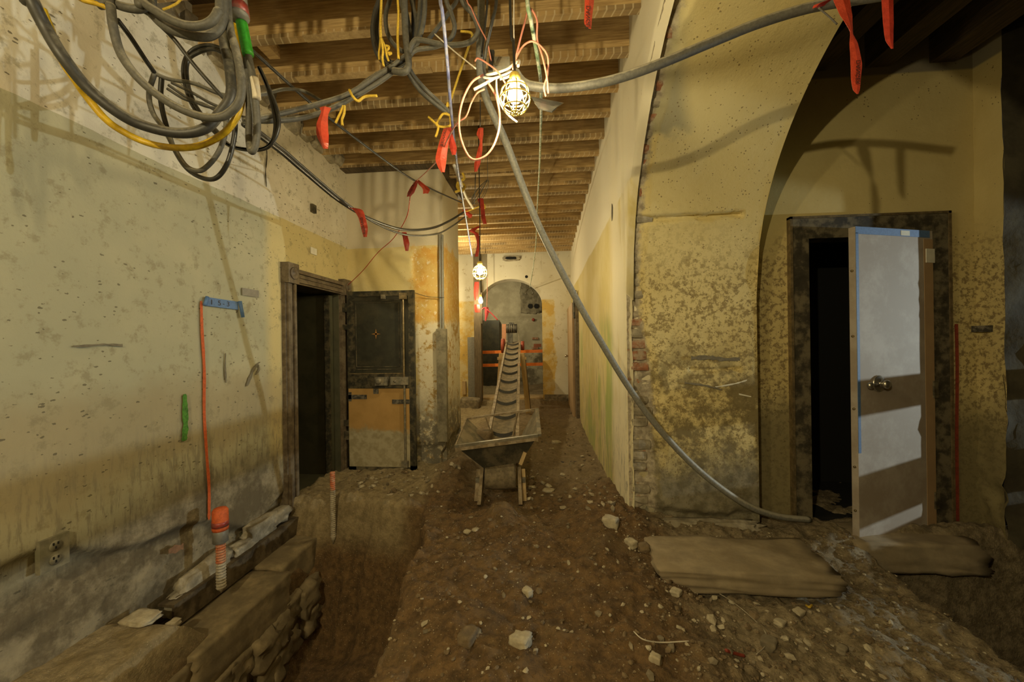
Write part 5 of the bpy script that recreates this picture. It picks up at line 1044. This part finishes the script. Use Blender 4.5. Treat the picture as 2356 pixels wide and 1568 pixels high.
# ================================================================== STONES
ICO = []; t_ = (1 + 5 ** .5) / 2
ICV = np.array([(-1, t_, 0), (1, t_, 0), (-1, -t_, 0), (1, -t_, 0), (0, -1, t_), (0, 1, t_), (0, -1, -t_), (0, 1, -t_), (t_, 0, -1), (t_, 0, 1), (-t_, 0, -1), (-t_, 0, 1)]) / math.sqrt(1 + t_ * t_)
ICF = [(0, 11, 5), (0, 5, 1), (0, 1, 7), (0, 7, 10), (0, 10, 11), (1, 5, 9), (5, 11, 4), (11, 10, 2), (10, 7, 6), (7, 1, 8), (3, 9, 4), (3, 4, 2), (3, 2, 6), (3, 6, 8), (3, 8, 9), (4, 9, 5), (2, 4, 11), (6, 2, 10), (8, 6, 7), (9, 8, 1)]
def stone_on(px, py, size, seed, mat, label, group=None, zguess=0., name='loose_stone', flat=.7):
    p = at(px, py, Z=zguess)
    for _ in range(6):
        p = at(px, py, Z=ground_at(p[0], p[1]) + size * flat * .25)
    g = ground_at(p[0], p[1]); a = rng.uniform(0, 3); ax = np.array([(math.cos(a), math.sin(a), 0), (-math.sin(a), math.cos(a), 0), (0, 0, 1)])
    o = MB().rock((p[0], p[1], g + size * flat * .28), (size, size * rng.uniform(.7, 1), size * flat), seed, .28, 5, ax).build(name, M[mat], None, True)
    return tag(o, label, 'stone', group)
stone_on(1405, 1202, .11, 700, 'pale_stone', 'largest round pale stone on the dirt below the pier corner')
stone_on(1452, 1250, .075, 701, 'pale_stone', 'squarish tan stone at the foot of the pier')
stone_on(1480, 1262, .07, 702, 'brown_stone', 'brown stone beside the squarish tan stone')
stone_on(1078, 1468, .09, 703, 'brown_stone', 'round brown clod on the near mound left of centre')
stone_on(1198, 1472, .085, 704, 'pale_stone', 'pale angular stone at the bottom centre of the mound', flat=.5)
stone_on(1213, 1362, .055, 705, 'pale_stone', 'small yellowish angular stone in the middle of the mound')
stone_on(1508, 1515, .05, 706, 'pale_stone', 'small pale stone near the bottom edge right of the mound')
stone_on(1075, 1221, .05, 707, 'pale_stone', 'left of two white chips by the trench rim', flat=.35)
stone_on(1095, 1219, .05, 708, 'pale_stone', 'right of two white chips by the trench rim', flat=.35)
stone_on(1262, 1128, .10, 709, 'pale_stone', 'flat pale shard right of the conveyor foot', flat=.25)
stone_on(1280, 1016, .12, 710, 'pale_stone', 'flat stone on the corridor floor behind the hopper', flat=.35)
stone_on(1938, 1495, .05, 711, 'rubble', 'grey stone on the gravel near the bottom right')
stone_on(1838, 1408, .06, 712, 'pale_stone', 'yellowish oblong stone on the gravel in front of the step', flat=.5)
stone_on(1795, 1432, .055, 713, 'pale_stone', 'pale wedge stone on the gravel left of the oblong stone', flat=.5)
stone_on(1555, 1362, .055, 714, 'pale_stone', 'white stone on the gravel slope left of the step', flat=.5)
stone_on(1770, 1480, .07, 715, 'rubble', 'grey brown stone on the gravel right of centre')
def shard(px, py, sx, sy, seed, label, mat='pale_stone', X=None):
    p = at(px, py, Z=-.12)
    for _ in range(5): p = at(px, py, Z=ground_at(p[0], p[1]) + .02)
    return tag(MB().rock((p[0], p[1], ground_at(p[0], p[1]) + .03), (sx, sy, .035), seed, .3, 6).build('plaster_shard', M[mat], None, True), label, 'shard')
shard(325, 1540, .17, .11, 730, 'largest white plaster shard at the bottom left corner')
shard(400, 1515, .06, .05, 731, 'small white plaster shard right of the largest shard')
shard(250, 1555, .09, .07, 732, 'grey plaster shard left of the largest shard', 'rubble')
# rubble pieces one could pick up, in three areas
grp = (('small stone lying on the brown dirt mound', 'stones on the mound', (960, 1500, 1190, 1560), 60, (.018, .045)),
       ('small stone lying on the corridor floor beyond the hopper', 'stones on the corridor floor', (1215, 1420, 960, 1180), 85, (.03, .075)),
       ('small stone lying on the pale gravel in the right bay', 'stones on the right gravel', (1470, 2100, 1330, 1560), 75, (.02, .055)),
       ('small rubble piece on the ground before the vault door', 'rubble before the vault door', (820, 1060, 1075, 1140), 75, (.03, .07)))
protos = []
for i in range(10):
    m = MB(); s_ = 1 + .35 * (nrg.rand(12) - .5) * 2; V_ = ICV * s_[:, None] * np.array([.5, .5 * rng.uniform(.6, 1), .5 * rng.uniform(.45, .8)]); m.add(V_.tolist(), ICF)
    me = bpy.data.meshes.new('stone'); me.from_pydata(m.v, [], m.f); me.materials.append(M[['pale_stone', 'brown_stone', 'rubble'][i % 3]]); protos.append(me)
for lb_, g_, (xa, xb, ya, yb), n_, (s0, s1) in grp:
    for i in range(n_):
        px, py = rng.uniform(xa, xb), ya + (yb - ya) * rng.random(); p = at(px, py, Z=0)
        for _ in range(4): p = at(px, py, Z=ground_at(p[0], p[1]))
        if p[0] > XR - .05 and p[1] > YP - .1 or p[0] < -2.2 or p[1] > YF: continue
        z = ground_at(p[0], p[1])
        if z < -.3 or (.6 < p[0] < 1.65 and 2.28 < p[1] < 2.72): continue
        o = bpy.data.objects.new('small_stone', protos[rng.randrange(10)]); COL.objects.link(o); s_ = rng.uniform(s0, s1) * rng.uniform(.7, 1)
        o.location = (p[0], p[1], z + s_ * .15); o.scale = (s_, s_, s_); o.rotation_euler = (rng.uniform(-.4, .4), rng.uniform(-.4, .4), rng.uniform(0, 6)); tag(o, lb_, 'stone', g_)
# fine gravel nobody could count
gv = {0: MB(), 1: MB()}
for i in range(6500):
    r_ = nrg.rand()
    if r_ < .5: x, y = nrg.uniform(.5, 2.2), nrg.uniform(1.3, 2.95)
    elif r_ < .75: x, y = nrg.uniform(-1, .9), nrg.uniform(1.3, 3.2)
    else: x, y = nrg.uniform(-2.2, .6), nrg.uniform(3.1, 6.5)
    if x > XR - .03 and y > YP - .06: continue
    if x < XPL and y > YRET - .05: continue
    if x < -1.0 and y < 3.4: continue
    if .62 < x < 1.63 and 2.3 < y < 2.7 and nrg.rand() < .93: continue
    s_ = .006 + .020 * nrg.rand() ** 3.5
    a = nrg.uniform(0, 6.28); ca, sa = math.cos(a), math.sin(a)
    V_ = ICV * (s_ * (1 + .3 * (nrg.rand(12, 1) - .5) * 2)) * np.array([.55, .4, .32]); V_ = np.stack([V_[:, 0] * ca - V_[:, 1] * sa, V_[:, 0] * sa + V_[:, 1] * ca, V_[:, 2]], 1)
    gv[int(nrg.rand() < .14)].add((V_ + (x, y, ground_at(x, y) + s_ * .12)).tolist(), ICF)
for k, (mt_, lb_) in enumerate((('brown_stone', 'fine brown gravel and crumbs strewn over the excavated floor'), ('pale_stone', 'fine pale mortar crumbs strewn over the excavated floor'))):
    tag(gv[k].build('gravel', M[mt_], None, False, True), lb_, 'gravel', kind='stuff')
# ground wires and scraps
def ground_wire(label, pp, r, mat, name='ground_wire', cat='wire'):
    P = []
    for px, py in pp:
        p = at(px, py, Z=0)
        for _ in range(5): p = at(px, py, Z=ground_at(p[0], p[1]) + .012)
        P.append(p)
    return tag(MB().tube(spline(P), r, 6).build(name, M[mat], None), label, cat)
ground_wire('curved thin pale wire lying on the near mound edge', [(1458, 1452), (1480, 1470), (1520, 1477), (1585, 1474)], .0028, 'whitewire')
ground_wire('long thin wire curving over the right gravel', [(1620, 1345), (1680, 1380), (1730, 1420), (1762, 1455), (1760, 1485), (1740, 1505)], .0025, 'pvc')
ground_wire('thin wire lying behind the stone step', [(1530, 1257), (1590, 1262), (1680, 1256), (1740, 1248), (1800, 1232)], .003, 'pvc')
ground_wire('red plastic scrap on the gravel at the bottom right', [(1670, 1495), (1690, 1502), (1712, 1508)], .007, 'redpaint', 'plastic_scrap', 'scrap')
ground_wire('small yellow scrap on the right gravel', [(1855, 1392), (1862, 1396), (1868, 1391)], .006, 'rope', 'plastic_scrap', 'scrap')
ground_wire('red brick fragment under the stone step', [(1700, 1338), (1715, 1342), (1732, 1345)], .012, 'brick', 'brick_fragment', 'brick')
